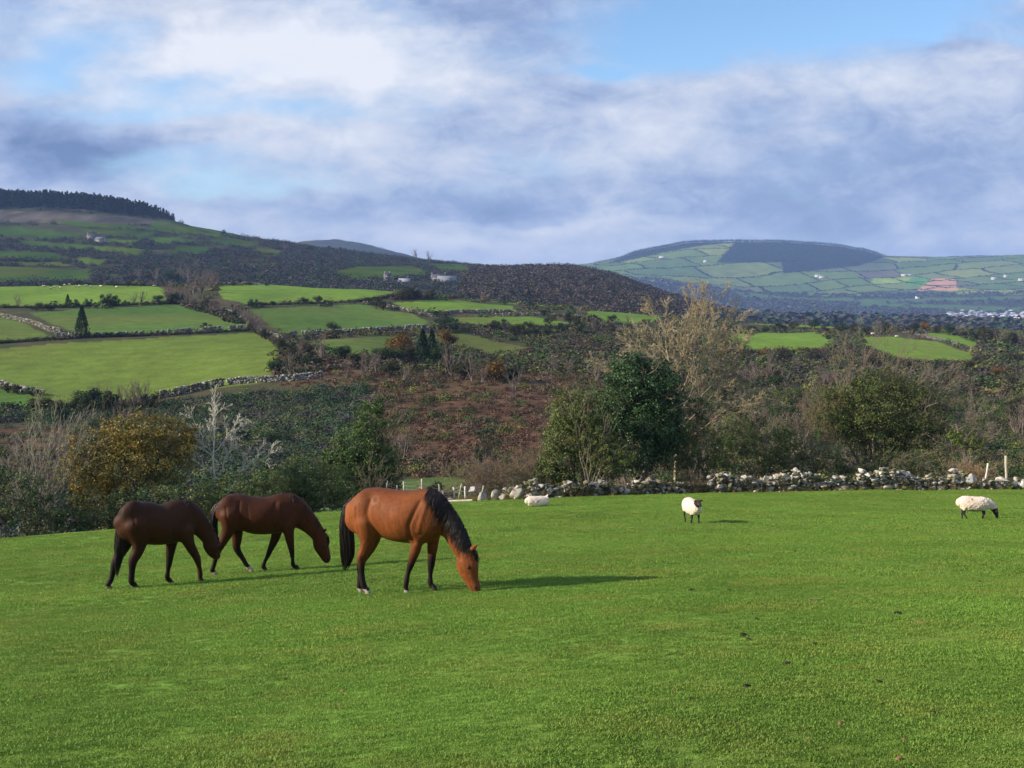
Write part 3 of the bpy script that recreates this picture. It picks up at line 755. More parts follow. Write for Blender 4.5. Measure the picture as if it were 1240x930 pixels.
def dome(n, leaf, seed, zs=1.0, flat=0.0):
    r = np.random.default_rng(seed)
    u = rand_dirs(n, r); u[:, 2] = np.abs(u[:, 2])
    rad = r.uniform(0.55, 1.0, n)
    lump = 1 + 0.25 * np.sin(u[:, 0] * 5 + seed) * np.cos(u[:, 1] * 4)
    P = u * (rad * lump)[:, None] * np.array([1, 1, zs])
    V, Fq = leaf_faces(P, leaf, r, out=u)
    cv = np.repeat(r.uniform(0.8, 1.2, n), 4)
    return V, Fq, cv
def world_from(px, d): return (px - CX) / F * d, d
def infields(px, py, d):
    m = np.zeros(len(px), bool)
    for poly, d0, d1, _ in FIELDS: m |= inpoly(px, py, poly) & (d > d0 - 5) & (d < d1 + 5)
    return m
def scatter(n, px0, px1, d0, d1, power=0.5):
    """random terrain spots, roughly even per ground area"""
    px = rng.uniform(px0, px1, n)
    d = np.sqrt(rng.uniform(d0 ** 2, d1 ** 2, n))
    X = (px - CX) / F * d; Z = H(X, d)
    return px, d, X, Z, HY - F * Z / d

def clumps(name, label, px, d, X, Z, size, zs, pal, nleaf, leaf, protos=4, mat=None):
    parts = []; pal = np.array(pal)
    which = rng.integers(0, protos, len(px))
    for k in range(protos):
        m = which == k
        if not m.any(): continue
        V, Fq, cv = dome(nleaf, leaf, 50 + k, zs)
        n = m.sum()
        s = size[m]
        P = np.stack([X[m], d[m], Z[m] - 0.1 * s], 1)
        c = pal[rng.integers(0, len(pal), n)] * rng.uniform(0.75, 1.25, (n, 1))
        parts.append(batch((V, Fq), P, s, rng.uniform(0, 6.28, n), c, '', '', None, colvar=cv))
    return bulk(name, label, mat or M_FAR_LEAF, parts)

# bracken on the slope across the first valley
px, d, X, Z, py = scatter(9000, 250, 900, 112, 262)
w_ = np.clip((px - 330) / 60, 0, 1) * np.clip((890 - px) / 90, 0, 1)
ok = (rng.uniform(0, 1, len(px)) < w_ * (0.75 + 0.5 * fbm(X, d, 25, 2))) & ~infields(px, py, d)
clumps('bracken', 'russet dead bracken covering the slope across the valley', px[ok], d[ok], X[ok], Z[ok], rng.uniform(0.5, 1.1, ok.sum()), 0.6,
       [(0.115,0.06,0.042), (0.135,0.076,0.05), (0.09,0.052,0.04), (0.165,0.105,0.068), (0.10,0.07,0.04), (0.075,0.07,0.03)], 70, 0.17)
# gorse and scrub
def near_scrub(n, px0, px1, d0, d1, dens, seed):
    px, d, X, Z, py = scatter(n, px0, px1, d0, d1)
    ok = (rng.uniform(0, 1, len(px)) < dens(px, py, X, d)) & ~infields(px, py, d)
    return px[ok], d[ok], X[ok], Z[ok]
SC = [(0.046,0.082,0.026), (0.063,0.100,0.032), (0.082,0.092,0.036), (0.036,0.063,0.026), (0.128,0.136,0.036), (0.092,0.082,0.055)]
a = near_scrub(5200, -40, 480, 72, 205, lambda px, py, X, d: np.clip((455 - px) / 40, 0.0, 1) * np.where((px < 150) & (d > 128) & (d < 185), 0.15, 0.9), 1)
clumps('gorse_scrub', 'dark green gorse scrub filling the slope on the left', *a, rng.uniform(0.8, 2.1, len(a[0])), 0.8, [tuple(q * k for q, k in zip(c, (.95, 1.0, 1.5))) for c in SC], 260, 0.085)
a = near_scrub(5200, 440, 1290, 68, 230, lambda px, py, X, d: np.where(px > 860, 0.85, 0.16 + 0.5 * (fbm(X, d, 22, 2) > 0.35)), 2)
clumps('valley_scrub', 'mixed green and brown scrub on the slope behind the wall', *a, rng.uniform(0.7, 2.0, len(a[0])), 0.8, SC + [(0.09,0.075,0.05), (0.15,0.125,0.09)], 260, 0.085)
a = near_scrub(5200, 330, 1290, 225, 400, lambda px, py, X, d: np.where(px > 640, 0.8, 0.45), 3)
clumps('hillside_scrub', 'purplish brown and green scrub below the green fields', *a, rng.uniform(1.2, 3.0, len(a[0])), 0.75, SC + [(0.085,0.07,0.055), (0.07,0.045,0.035), (0.10,0.085,0.06), (0.08, .065, .06)], 110, 0.15)
a = near_scrub(3600, -40, 1290, 400, 660, lambda px, py, X, d: np.where(px > 640, 0.6, 0.35) * np.where(d > 555, 1.4, 1), 4)
clumps('upland_scrub', 'dark scrub along the top of the walled fields', *a, rng.uniform(1.4, 3.4, len(a[0])), 0.8, SC + [(0.085,0.07,0.055), (0.09,0.075,0.065)], 60, 0.22)

# woods on the slopes behind
def wood(name, label, n, px0, px1, d0, d1, dens, smin, smax, pal, nleaf, leaf, zs=1.1):
    px, d, X, Z, py = scatter(n, px0, px1, d0, d1)
    ok = (rng.uniform(0, 1, n) < dens(px, py, X, d)) & ~infields(px, py, d) & ~inpoly(px, py, CLEARFELL)
    return clumps(name, label, px[ok], d[ok], X[ok], Z[ok], rng.uniform(smin, smax, ok.sum()), zs, pal, nleaf, leaf)
WD = [(0.043, 0.06, 0.059), (0.055, 0.057, 0.059), (0.066, 0.062, 0.065), (0.036, 0.058, 0.046), (0.048, 0.075, 0.043), (0.084, 0.072, 0.065), (0.054, 0.057, 0.074)]
wood('hillside_woodland', 'leafless and evergreen woodland over the left hill', 15000, -60, 640, 660, 1560, lambda px, py, X, d: np.where(px > 330, .9, np.where(py < 290, 0.16, np.where(fbm(X, d * 2, 110, 2) > -.1, .75, .22))), 2.4, 4.4, WD, 84, 0.16)
wood('wooded_knoll', 'brown leafless wood on the low hill in the centre', 9000, 560, 860, 700, 1300, lambda px, py, X, d: np.full(len(px), 0.95), 3.0, 5.2, [(0.10,0.08,0.075), (0.10,0.082,0.07), (0.04,0.034,0.03), (0.034,0.04,0.024), (0.09,0.07,0.04)], 84, 0.16)
wood('valley_woodland', 'dark bluish woods on the valley floor at the right', 9000, 740, 1300, 1250, 4250, lambda px, py, X, d: np.where(inpoly(px, py, VALLEYGREEN[0]) | inpoly(px, py, VALLEYGREEN[1]) | inpoly(px, py, VALLEYGREEN[2]), 0.05, 0.9) * np.where((px > 1135) & (d > 2600) & (d < 3900), 0.45, 1), 6, 12, WD, 16, 0.5, 0.8)

# conifer plantation on the left skyline
def conifer_proto(n, seed, w=0.22):
    r = np.random.default_rng(seed)
    t = r.uniform(0.18, 1, n) ; rad = w * (1.02 - t) ; a = r.uniform(0, 6.28, n)
    P = np.stack([rad * np.cos(a), rad * np.sin(a), t], 1)
    V, Fq = leaf_faces(P, 0.075, r, aspect=0.7); cv = np.repeat(r.uniform(0.7, 1.3, n), 4)
    return V, Fq, cv
n = 3000
px = rng.uniform(-80, 211, n); d = rng.uniform(1475, 1600, n); X = (px - CX) / F * d; Z = H(X, d)
parts = []
for k in range(3):
    V, Fq, cv = conifer_proto(34, 90 + k); T, TF = tubes([(np.array([[0, 0, 0], [0, 0, .5], [0, 0, .95]]), np.array([.014, .011, .003]))], 4)
    Fq2 = np.vstack([Fq, TF + len(V)]); V2 = np.vstack([V, T]); cv2 = np.concatenate([cv, np.full(len(T), 1.6)])
    m = slice(k, n, 3); s = rng.uniform(17, 23, len(px[m])) * np.interp(px[m], [-80, 150, 185, 211], [1.12, 1.0, .85, .45])
    parts.append(batch((V2, Fq2), np.stack([X[m], d[m], Z[m]], 1), s, rng.uniform(0, 6.28, len(s)), np.array([[0.014,0.026,0.017]]) * rng.uniform(.7, 1.3, (len(s), 1)), '', '', None, colvar=cv2))
bulk('conifer_plantation', 'dark conifer plantation along the left skyline', M_FAR_LEAF, parts)
# plantation on the far hill and the thin hedges between its fields
n = 26000
px = rng.uniform(725, 1080, n); d = rng.uniform(4300, 5650, n); X = (px - CX) / F * d; Z = H(X, d); py = HY - F * Z / d
ok = inpoly(px, py, PLANTATION) | inpoly(px, py, PLANT2)
V, Fq, cv = conifer_proto(9, 99, 0.34); V = V.copy()
s = rng.uniform(11, 16, ok.sum())
bulk('distant_plantation', 'dark blue forest blocks on the far hill', M_FAR_LEAF, [batch((V, Fq), np.stack([X[ok], d[ok], Z[ok]], 1), s, rng.uniform(0, 6.28, len(s)), np.array([[0.02,0.03,0.028]]) * rng.uniform(.8, 1.2, (len(s), 1)), '', '', None, colvar=cv)])
n = 90000
px = rng.uniform(720, 1280, n); d = rng.uniform(4200, 5600, n); X = (px - CX) / F * d
idn, e = parcels(X, d); ok = e < 4.5
X, d = X[ok], d[ok]; Z = H(X, d); n = len(X)
V, Fq, cv = dome(6, 0.7, 77, 0.7)
s = rng.uniform(2.0, 4.2, n)
bulk('distant_hedges', 'hedges dividing the patchwork on the far hill', M_FAR_LEAF, [batch((V, Fq), np.stack([X, d, Z], 1), s, rng.uniform(0, 6.28, n), np.array([[0.03,0.04,0.026]]) * rng.uniform(.8, 1.2, (n, 1)), '', '', None, colvar=cv)])

# ------------------------------------------------------------------ single trees and shrubs on the middle slopes
def proto_tree(kind, seed):
    r = np.random.default_rng(seed); polys = []; 
    global rng
    keep = rng; rng = r
    if kind == 'conifer':
        V, Fq, cv = conifer_proto(700, seed, 0.24); V = V.copy()
        # leaves smaller than the far prototype
        t = r.uniform(0.08, 1, 1500); rad = 0.30 * (1.03 - t) ** 0.8 * r.uniform(0.4, 1, 1500); a = r.uniform(0, 6.28, 1500)
        V, Fq = leaf_faces(np.stack([rad * np.cos(a), rad * np.sin(a), t], 1), 0.030, r); cv = np.repeat(r.uniform(.6, 1.4, 1500), 4)
        c = np.array([[0.02,0.045,0.02]]) * cv[:, None]; polys.append((np.array([[0, 0, 0], [0, 0, .5], [0, 0, .95]]), np.array([.03, .02, .004])))
    elif kind in ('shrub', 'bush', 'gold'):
        cs = r.uniform(-.32, .32, (9, 3)); cs[:, 2] = r.uniform(.28, .68, 9); Ps = []; Os = []; W = []
        for i, q in enumerate(cs):
            u = rand_dirs(170, r); Ps.append(q + u * r.uniform(.12, .27) * r.uniform(.5, 1.1, (170, 1))); Os.append(u); W.append(np.full(170, r.uniform(.75, 1.25)))
            polys.append(limb((0, 0, 0), q, .028, .008, 4, .1))
        V, Fq = leaf_faces(np.vstack(Ps), 0.034, r, out=np.vstack(Os))
        base = {'shrub': (0.026,0.048,0.018), 'bush': (0.055,0.058,0.026), 'gold': (0.16,0.095,0.022)}[kind]
        c = np.array([base]) * np.repeat(np.concatenate(W) * r.uniform(.7, 1.3, 1530), 4)[:, None]
    else:
        V = None
        for i in range(7):
            tip = (r.uniform(-.36, .36), r.uniform(-.36, .36), r.uniform(.75, 1.0)); P, R = limb((0, 0, .02), tip, .022, .005, 6, .08)
            polys.append((P, R)); tw = []; ramify(tw, P, R, 3, 6, .38, .6, .2, .1, minr=.0028); polys += tw
    T, TF = tubes(polys, 3)
    rng = keep
    bark = {'bare': (0.17, 0.14, 0.12), 'conifer': (.08, .06, .05)}.get(kind, (0.10, 0.08, 0.065))
    nm = {'conifer': 'conifer', 'shrub': 'evergreen_shrub', 'bush': 'olive_bush', 'gold': 'autumn_tree', 'bare': 'leafless_tree'}[kind]
    cat = {'conifer': 'tree', 'shrub': 'shrub', 'bush': 'bush', 'gold': 'tree', 'bare': 'tree'}[kind]
    o = empty(nm, (0, 0, 0)); tag(o, None, cat)
    mk('trunk', T, TF, M_BARK, o, col=np.repeat(np.array([bark]), len(T), 0))
    if V is not None: mk('crown', V, Fq, M_HEDGE, o, col=c)
    return o
TLAB = {'conifer': ('dark upright conifer among the hedges of the hillside fields', 'conifers on the middle slopes'),
        'shrub': ('small dark evergreen growing in a hillside hedge', 'evergreen shrubs on the middle slopes'),
        'bush': ('olive brown bush growing in a hillside hedge', 'olive bushes on the middle slopes'),
        'gold': ('bush with golden autumn leaves on the middle slope', 'golden bushes on the middle slopes'),
        'bare': ('leafless grey tree standing in a hillside hedge', 'leafless trees on the middle slopes')}
spots = [  # px, foot row, height in px, kind, min distance
 (99,409,36,'conifer',200),
 (82,372,15,'conifer',350),(90,372,12,'shrub',350),(107,371,11,'shrub',350),(128,371,18,'shrub',350),(137,371,16,'shrub',350),(162,370,14,'bare',350),(170,369,15,'bare',350),(191,368,12,'shrub',350),(210,366,16,'shrub',350),
 (250,400,12,'shrub',250),(132,408,8,'shrub',250),(22,372,14,'bare',350),(44,376,13,'bush',350),(60,376,11,'bush',350),
 (306,372,12,'shrub',300),(316,372,9,'bush',300),(369,368,11,'shrub',300),(385,367,12,'shrub',300),(330,371,8,'bush',300),
 (405,402,16,'bush',230),(455,374,16,'bush',280),(464,376,13,'bush',280),(500,362,20,'bush',300),(492,364,15,'bush',300),(520,363,14,'bush',300),
 (537,401,18,'shrub',230),(550,402,13,'shrub',230),(335,452,24,'shrub',150),(378,445,22,'shrub',150),(372,430,18,'bush',150),(352,455,26,'bare',150),(390,438,30,'bare',150),(360,438,28,'bare',150),
 (415,440,24,'shrub',150),(432,444,18,'shrub',150),(465,440,22,'shrub',150),(478,440,24,'shrub',150),(486,430,34,'gold',150),(491,436,26,'gold',150),(500,440,24,'bush',150),(512,441,40,'conifer',150),(523,437,36,'conifer',150),(541,425,30,'gold',150),(533,440,30,'shrub',150),
 (547,456,34,'bare',150),(541,452,24,'bush',150),(560,460,30,'bush',150),(572,462,32,'bare',150),(598,462,32,'gold',150),(585,458,24,'bush',150),(618,462,26,'shrub',150),(488,466,22,'bare',150),(440,458,30,'bare',150),(455,452,24,'bare',150),(420,458,22,'bare',150),(470,455,22,'bush',150),
 (625,408,18,'bush',240),(632,405,16,'bush',240),(648,408,12,'shrub',240),(662,410,14,'shrub',240),(700,398,14,'bush',240),(608,398,14,'shrub',240),(640,398,12,'bush',240),(665,392,14,'bush',240),(690,392,16,'bush',240),(720,400,12,'shrub',240),
 (585,366,16,'bare',350),(600,364,14,'conifer',350),(622,364,12,'conifer',350),(640,366,16,'conifer',350),(650,367,12,'shrub',350),(668,368,10,'shrub',350),(705,372,10,'bush',350),(735,372,12,'bush',350),(775,380,16,'bush',300),(785,382,14,'shrub',300),
 (1018,402,14,'shrub',300),(1000,402,10,'bush',300),(945,398,10,'bush',300),(960,398,12,'bush',300),(975,396,12,'bare',300),(985,398,14,'shrub',300),(1035,404,14,'bush',300),(1050,404,12,'bush',300),(1068,402,14,'bare',300),(1075,400,12,'bush',300),
 (1105,402,14,'bush',300),(1120,402,15,'gold',300),(1135,404,12,'bush',300),(1150,406,14,'shrub',300),(1165,408,10,'bush',300),(1180,410,12,'shrub',300),(1192,412,20,'bush',260),(1200,414,22,'bush',260),(1210,416,16,'bare',260),(1225,418,18,'bush',260),(1238,420,18,'bare',260),
 (925,432,12,'gold',180),(1205,455,14,'gold',160),(1220,452,10,'gold',160),(1060,445,18,'bush',180),(1078,442,16,'shrub',180),(1100,448,16,'bush',180),(1140,452,18,'shrub',180),(1170,448,16,'bush',180),(1185,440,12,'bush',180),(1230,440,18,'bush',180),
 (900,440,20,'bush',160),(930,450,22,'bare',160),(950,440,20,'bush',160),(970,452,20,'bare',160),(985,438,16,'bush',160),(880,430,18,'bush',160),
 # dark clumps at the foot of the big field
 (105,500,32,'shrub',130),(116,502,36,'shrub',130),(128,502,30,'shrub',130),(95,500,22,'bush',130),(140,500,28,'bare',130),(152,500,30,'bare',130),(165,500,34,'bare',130),(177,500,36,'bare',130),(182,498,28,'shrub',130),(120,498,30,'bare',130),(60,500,24,'bush',130),(45,496,18,'bush',130),(70,502,22,'bush',130),
 (10,476,14,'bush',150),(22,477,15,'bush',150),(40,480,14,'shrub',150),(10,500,16,'shrub',130),(296,464,8,'bush',150),
 # lone trees standing on the slope behind
 (520,318,12,'bare',900),(505,316,12,'bare',900),(345,304,9,'bare',900),(375,305,10,'shrub',900),(400,305,9,'shrub',900),(270,284,7,'shrub',900),
]
kinds = ['conifer', 'shrub', 'bush', 'gold', 'bare']
protos = {k: [proto_tree(k, 200 + 10 * i + j) for j in range(3)] for i, k in enumerate(kinds)}
used = set()
def put(kind, px, d, h, wide=1.0):
    j = random.randrange(3); o = protos[kind][j]
    p = at(px, d, -0.15); lab, grp = TLAB[kind]
    s = (h * wide, h * wide, h); rz = random.uniform(0, 6.28)
    if (kind, j) in used: return rep(o, p, rz, s, lab, grp)
    used.add((kind, j)); o.location = p; o.rotation_euler = (0, 0, rz); o.scale = s; o['label'] = lab; o['group'] = grp
    return o
NPUT = 0
def place(px, py, hp, kind, dmin, wide=1.0):
    global NPUT
    d = hit(px, py, dmin); put(kind, px, d, hp / F * d * 1.08, wide); NPUT += 1
for px, py, hp, kind, dmin in spots:
    place(px, py, hp, kind, dmin, {'conifer': 1.0, 'shrub': 1.1, 'bush': 1.25, 'gold': 1.1, 'bare': 1.0}[kind])
# hedge lines between the fields
LINES = [([(205,362),(240,375),(262,380)], 300, 'bare', 15, 12), ([(262,380),(300,392),(318,408)], 250, 'bare', 16, 14), ([(318,408),(345,425),(362,440)], 180, 'bush', 13, 10),
         ([(-5,347),(100,346),(200,349)], 450, 'bush', 7, 14), ([(262,346),(400,345),(480,351)], 450, 'bush', 7, 14), ([(120,372),(200,368),(262,368)], 330, 'bush', 7, 10),
         ([(200,366),(262,350)], 400, 'bare', 17, 8), ([(170,340),(260,345)], 560, 'bare', 16, 10), ([(480,352),(600,352),(720,368)], 450, 'bush', 9, 16), ([(620,380),(700,386),(780,392)], 280, 'shrub', 9, 9),
         ([(560,398),(640,402),(740,404)], 260, 'bush', 12, 10), ([(880,402),(1010,402)], 420, 'shrub', 9, 9), ([(1010,418),(1050,424),(1100,442)], 260, 'bush', 10, 8), ([(600,470),(660,480),(720,500)], 120, 'bush', 18, 7)]
for pts, dmin, kind, hp, n in LINES:
    pts = np.array(pts, float); t = np.linspace(0, len(pts) - 1, n)
    for q in t:
        if NPUT > 268: break
        x = np.interp(q, range(len(pts)), pts[:, 0]) + rng.uniform(-3, 3); y = np.interp(q, range(len(pts)), pts[:, 1]) + rng.uniform(-1, 1)
        place(x, y, hp * rng.uniform(.6, 1.25), kind if rng.uniform() < .7 else random.choice(['bush', 'shrub', 'bare']), dmin, 1.2)

# thin leafless trees and bushes standing in the scrub below
for i in range(150):
    r_ = rng.uniform()
    if r_ < .62: px, d = rng.uniform(860, 1280), math.sqrt(rng.uniform(115**2, 270**2))
    elif r_ < .85: px, d = rng.uniform(470, 860), math.sqrt(rng.uniform(75**2, 250**2))
    else: px, d = rng.uniform(-30, 330), math.sqrt(rng.uniform(68**2, 190**2))
    if infields(np.array([px]), np.array([float(HY - F * h1((px - CX) / F * d, d) / d)]), np.array([d]))[0]: continue
    k_ = rng.choice(['bare', 'bush', 'shrub'], p=[.38, .37, .25]); h_ = rng.uniform(2.2, 4.6) * (1 if k_ == 'bare' else .75)
    o = put(k_, px, d, h_, 1.15)
    o['label'] = {'bare': 'leafless grey tree rising from the scrub behind the wall', 'bush': 'olive bush rising from the scrub behind the wall', 'shrub': 'dark evergreen bush rising from the scrub behind the wall'}[k_]
    o['group'] = {'bare': 'leafless trees in the valley scrub', 'bush': 'olive bushes in the valley scrub', 'shrub': 'evergreen bushes in the valley scrub'}[k_]

def hedge(pts, dmin, h, label, pal=SC, dens=1.0):
    pts = np.array(pts, float); n = int(np.sum(np.hypot(*np.diff(pts, axis=0).T)) * 1.3 * dens) + 4
    q = rng.uniform(0, len(pts) - 1, n); x = np.interp(q, range(len(pts)), pts[:, 0]); y = np.interp(q, range(len(pts)), pts[:, 1]); d = np.array([hit(a, b, dmin) for a, b in zip(x, y)])
    X = (x - CX) / F * d; o = clumps('hedge', label, x, d, X, H(X, d), h * rng.uniform(.5, 1.2, n) * .8, 1.0, pal, 60, .2, 3)
    del o['kind']; tag(o, label, 'hedge'); return o
HG = [(0.05,0.055,0.03), (0.035,0.05,0.022), (0.08,0.065,0.045), (0.10,0.085,0.06), (0.04,0.045,0.03)]
hedge([(-30,373),(60,373),(120,371),(200,368),(262,368)], 330, 1.6, 'dark hedge between the two upper left fields', HG)
hedge([(-30,418),(60,412),(110,409),(200,406),(318,400)], 240, 1.3, 'low dark hedge along the top of the big left field', HG)
hedge([(205,362),(235,374),(262,380),(290,392)], 300, 2.8, 'tall brown hedge slanting down between the middle fields', HG)
hedge([(300,398),(325,408),(345,425),(362,442)], 180, 1.7, 'brown hedge continuing down to the corner of the big field', HG)
hedge([(300,370),(380,368),(440,365),(480,358)], 330, 1.7, 'dark hedge below the bright upper middle field', HG)
hedge([(480,362),(510,362),(560,361),(620,361)], 360, 2.4, 'bushy hedge behind the upper right band of field', HG)
hedge([(530,400),(600,399),(660,398),(740,396)], 240, 2.0, 'dark hedge below the narrow right band of field', HG)
hedge([(340,408),(385,410),(400,404),(480,402)], 220, 1.1, 'low hedge above the small sunken field', HG)
hedge([(0,346),(100,345),(210,347)], 480, 1.8, 'dark hedge on the skyline of the top left field', HG)
hedge([(262,345),(400,343),(490,351)], 480, 1.6, 'dark hedge on the skyline of the top middle field', HG)
hedge([(0,498),(60,502),(130,502),(190,500)], 125, 2.0, 'thick dark hedge at the foot of the big left field', SC)
# ------------------------------------------------------------------ animals: lofted forms fused into one skin
def loft(st, sides=18, power=2.0):
    """st: list of (centre (3), a (in-plane radius), b (lateral radius), lateral axis scale) in the animal's own frame; x ahead, y to its left, z up"""
    C_ = np.array([s[0] for s in st], float); A_ = np.array([s[1] for s in st], float); B_ = np.array([s[2] for s in st], float)
    # resample with smooth interpolation
    n = len(st); t = np.arange(n); tt = np.linspace(0, n - 1, (n - 1) * 5 + 1)
    def cr(Y):
        Y = np.asarray(Y, float); out = []
        for q in tt:
            i = min(int(q), n - 2); f = q - i
            p0 = Y[max(i - 1, 0)]; p1 = Y[i]; p2 = Y[i + 1]; p3 = Y[min(i + 2, n - 1)]
            out.append(0.5 * ((2 * p1) + (p2 - p0) * f + (2 * p0 - 5 * p1 + 4 * p2 - p3) * f * f + (3 * p1 - p0 - 3 * p2 + p3) * f ** 3))
        return np.array(out)
    C_, A_, B_ = cr(C_), cr(A_), cr(B_)
    T = np.gradient(C_, axis=0); T /= np.linalg.norm(T, axis=1, keepdims=True) + 1e-9
    lat = np.array([0, 1.0, 0])[None] - T * T[:, 1:2]; lat /= np.linalg.norm(lat, axis=1, keepdims=True)
    up = np.cross(T, lat)
    # rounded caps
    def cap(i, sgn):
        out = []
        for q in (0.4, 0.75, 0.95):
            out.append((C_[i] + sgn * T[i] * min(A_[i], B_[i]) * q * 0.8, A_[i] * math.sqrt(1 - q * q), B_[i] * math.sqrt(1 - q * q), lat[i], up[i]))
        return out
    rings = [*cap(0, -1)[::-1], *[(C_[i], A_[i], B_[i], lat[i], up[i]) for i in range(len(C_))], *cap(-1, 1)]
    ang = np.arange(sides) * 2 * math.pi / sides
    ca, sa = np.cos(ang), np.sin(ang)
    if power != 2.0:
        ca = np.sign(ca) * np.abs(ca) ** (2 / power); sa = np.sign(sa) * np.abs(sa) ** (2 / power)
    V = np.vstack([c + np.outer(ca, l) * b + np.outer(sa, u) * a for c, a, b, l, u in rings])
    m = len(rings); i = np.arange(m - 1)[:, None] * sides; j = np.arange(sides)[None]; j2 = (j + 1) % sides
    Fq = np.stack([i + j, i + j2, i + sides + j2, i + sides + j], -1).reshape(-1, 4)
    V = np.vstack([V, rings[0][0], rings[-1][0]])
    k0 = len(V) - 2; jj = np.arange(sides)
    Ft = np.vstack([np.stack([np.full(sides, k0), (jj + 1) % sides, jj], 1), np.stack([np.full(sides, k0 + 1), (m - 1) * sides + jj, (m - 1) * sides + (jj + 1) % sides], 1)])
    return V, Fq, Ft

def fuse(parts, voxel, smooth_it, smooth_f=0.5):
    me = bpy.data.meshes.new('tmp'); vs, fs, b = [], [], 0
    for V, Fq, Ft in parts:
        vs += [tuple(v) for v in V]; fs += [tuple(int(x) + b for x in f) for f in Fq] + [tuple(int(x) + b for x in f) for f in Ft]; b += len(V)
    me.from_pydata(vs, [], fs)
    o = bpy.data.objects.new('tmp', me); COL.objects.link(o)
    r = o.modifiers.new('r', 'REMESH'); r.mode = 'VOXEL'; r.voxel_size = voxel; r.adaptivity = 0
    s = o.modifiers.new('s', 'SMOOTH'); s.iterations = smooth_it; s.factor = smooth_f
    dg = bpy.context.evaluated_depsgraph_get(); ev = o.evaluated_get(dg)
    m2 = bpy.data.meshes.new_from_object(ev, depsgraph=dg)
    n = len(m2.vertices); V = np.empty(n * 3, np.float32); m2.vertices.foreach_get('co', V); V = V.reshape(-1, 3)
    Fc = np.empty(len(m2.polygons) * 4, np.int32) if all(len(p.vertices) == 4 for p in m2.polygons) else None
    if Fc is not None: m2.polygons.foreach_get('vertices', Fc); Fc = Fc.reshape(-1, 4)
    else: Fc = np.array([list(p.vertices)[:4] if len(p.vertices) >= 4 else list(p.vertices) + [p.vertices[2]] for p in m2.polygons])
    bpy.data.objects.remove(o); bpy.data.meshes.remove(me); bpy.data.meshes.remove(m2)
    return V, Fc

def coat(name, rough=0.42, spec=0.4, bump=0.15, sheen=0.15):
    m, nt = new_mat(name)
    out = N(nt, 'ShaderNodeOutputMaterial'); p = N(nt, 'ShaderNodeBsdfPrincipled')
    tc = N(nt, 'ShaderNodeTexCoord').outputs['Object']
    at_ = N(nt, 'ShaderNodeAttribute', attribute_name='col').outputs['Color']
    mp = N(nt, 'ShaderNodeMapping'); mp.inputs['Scale'].default_value = (10, 10, 3); L(nt, tc, mp.inputs[0])
    f = mrange(nt, noise(nt, mp.outputs[0], 3.0, 6, 0.6), 0.3, 0.7, 0.78, 1.2)
    cb = N(nt, 'ShaderNodeCombineXYZ')
    for i in range(3): L(nt, f, cb.inputs[i])
    cc = mixc(nt, 1.0, at_, cb.outputs[0], 'MULTIPLY')
    L(nt, cc, p.inputs['Base Color']); p.inputs['Roughness'].default_value = rough; p.inputs['Specular IOR Level'].default_value = spec
    p.inputs['Sheen Weight'].default_value = sheen; p.inputs['Sheen Roughness'].default_value = 0.4
    mp2 = N(nt, 'ShaderNodeMapping'); mp2.inputs['Scale'].default_value = (60, 60, 16); L(nt, tc, mp2.inputs[0])
    b = N(nt, 'ShaderNodeBump'); b.inputs['Strength'].default_value = bump; b.inputs['Distance'].default_value = 0.02
    L(nt, noise(nt, mp2.outputs[0], 1.5, 5, 0.6), b.inputs['Height']); L(nt, b.outputs[0], p.inputs['Normal']); L(nt, p.outputs[0], out.inputs[0])
    return m
M_COAT = coat('horse_coat', 0.6, 0.16, 0.3, 0.0); M_HAIR = coat('horse_hair', 0.5, 0.35, 0.0, 0.0)
M_WOOL = vmat('wool', rough=0.95, spec=0.05, nscale=9.0, namp=0.14, bump=1.0, bscale=22.0, bdist=0.03, sheen=0.3)
M_EYE, nt = new_mat('eye'); out = N(nt, 'ShaderNodeOutputMaterial'); p = N(nt, 'ShaderNodeBsdfPrincipled'); p.inputs['Base Color'].default_value = (0.01, 0.007, 0.005, 1); p.inputs['Roughness'].default_value = 0.1; L(nt, p.outputs[0], out.inputs[0])

class Tracer:
    """turns side-view measurements (crop pixels) into the animal's own frame"""
    def __init__(s, ox, oy, k, d0, px0, heading):
        s.ox, s.oy, s.k, s.d0, s.h = ox, oy, k, d0, heading
        s.X0 = (px0 - CX) / F * d0; s.z0 = h1(s.X0, d0)
        s.c, s.s = math.cos(heading), math.sin(heading)
    def pt(s, cx, cy, y=0.0):
        u = (s.ox + cx / s.k - CX) / F; v = (HY - (s.oy + cy / s.k)) / F
        x = (u * (s.d0 + y * s.c) - s.X0 + y * s.s) / (s.c - u * s.s)
        dd = s.d0 + x * s.s + y * s.c
        return np.array([x, y, v * dd - s.z0])
    def m(s, r): return r / s.k / F * s.d0
    def ground(s, x, y):
        X = s.X0 + x * s.c - y * s.s; Y = s.d0 + x * s.s + y * s.c
        return h1(X, Y) - s.z0
    def leg(s, st, y0, y1, latscale=0.95):
        """st: (cx, cy, r) down to the hoof; the last point is the hoof's middle"""
        P = [s.pt(cx, cy, y0 + (y1 - y0) * min(1, i / 3)) for i, (cx, cy, r) in enumerate(st)]
        R = [s.m(r) for _, _, r in st]
        want = s.ground(P[-1][0], P[-1][1]) + R[-1] * 0.35
        dz = want - P[-1][2]; n = len(P) - 1
        for i in range(n + 1): P[i][2] += dz * min(1.0, (i / n) * 1.15) if i < n else dz
        out = [(P[i], R[i], R[i] * (latscale if i > 1 else 0.9)) for i in range(n + 1)]
        return out
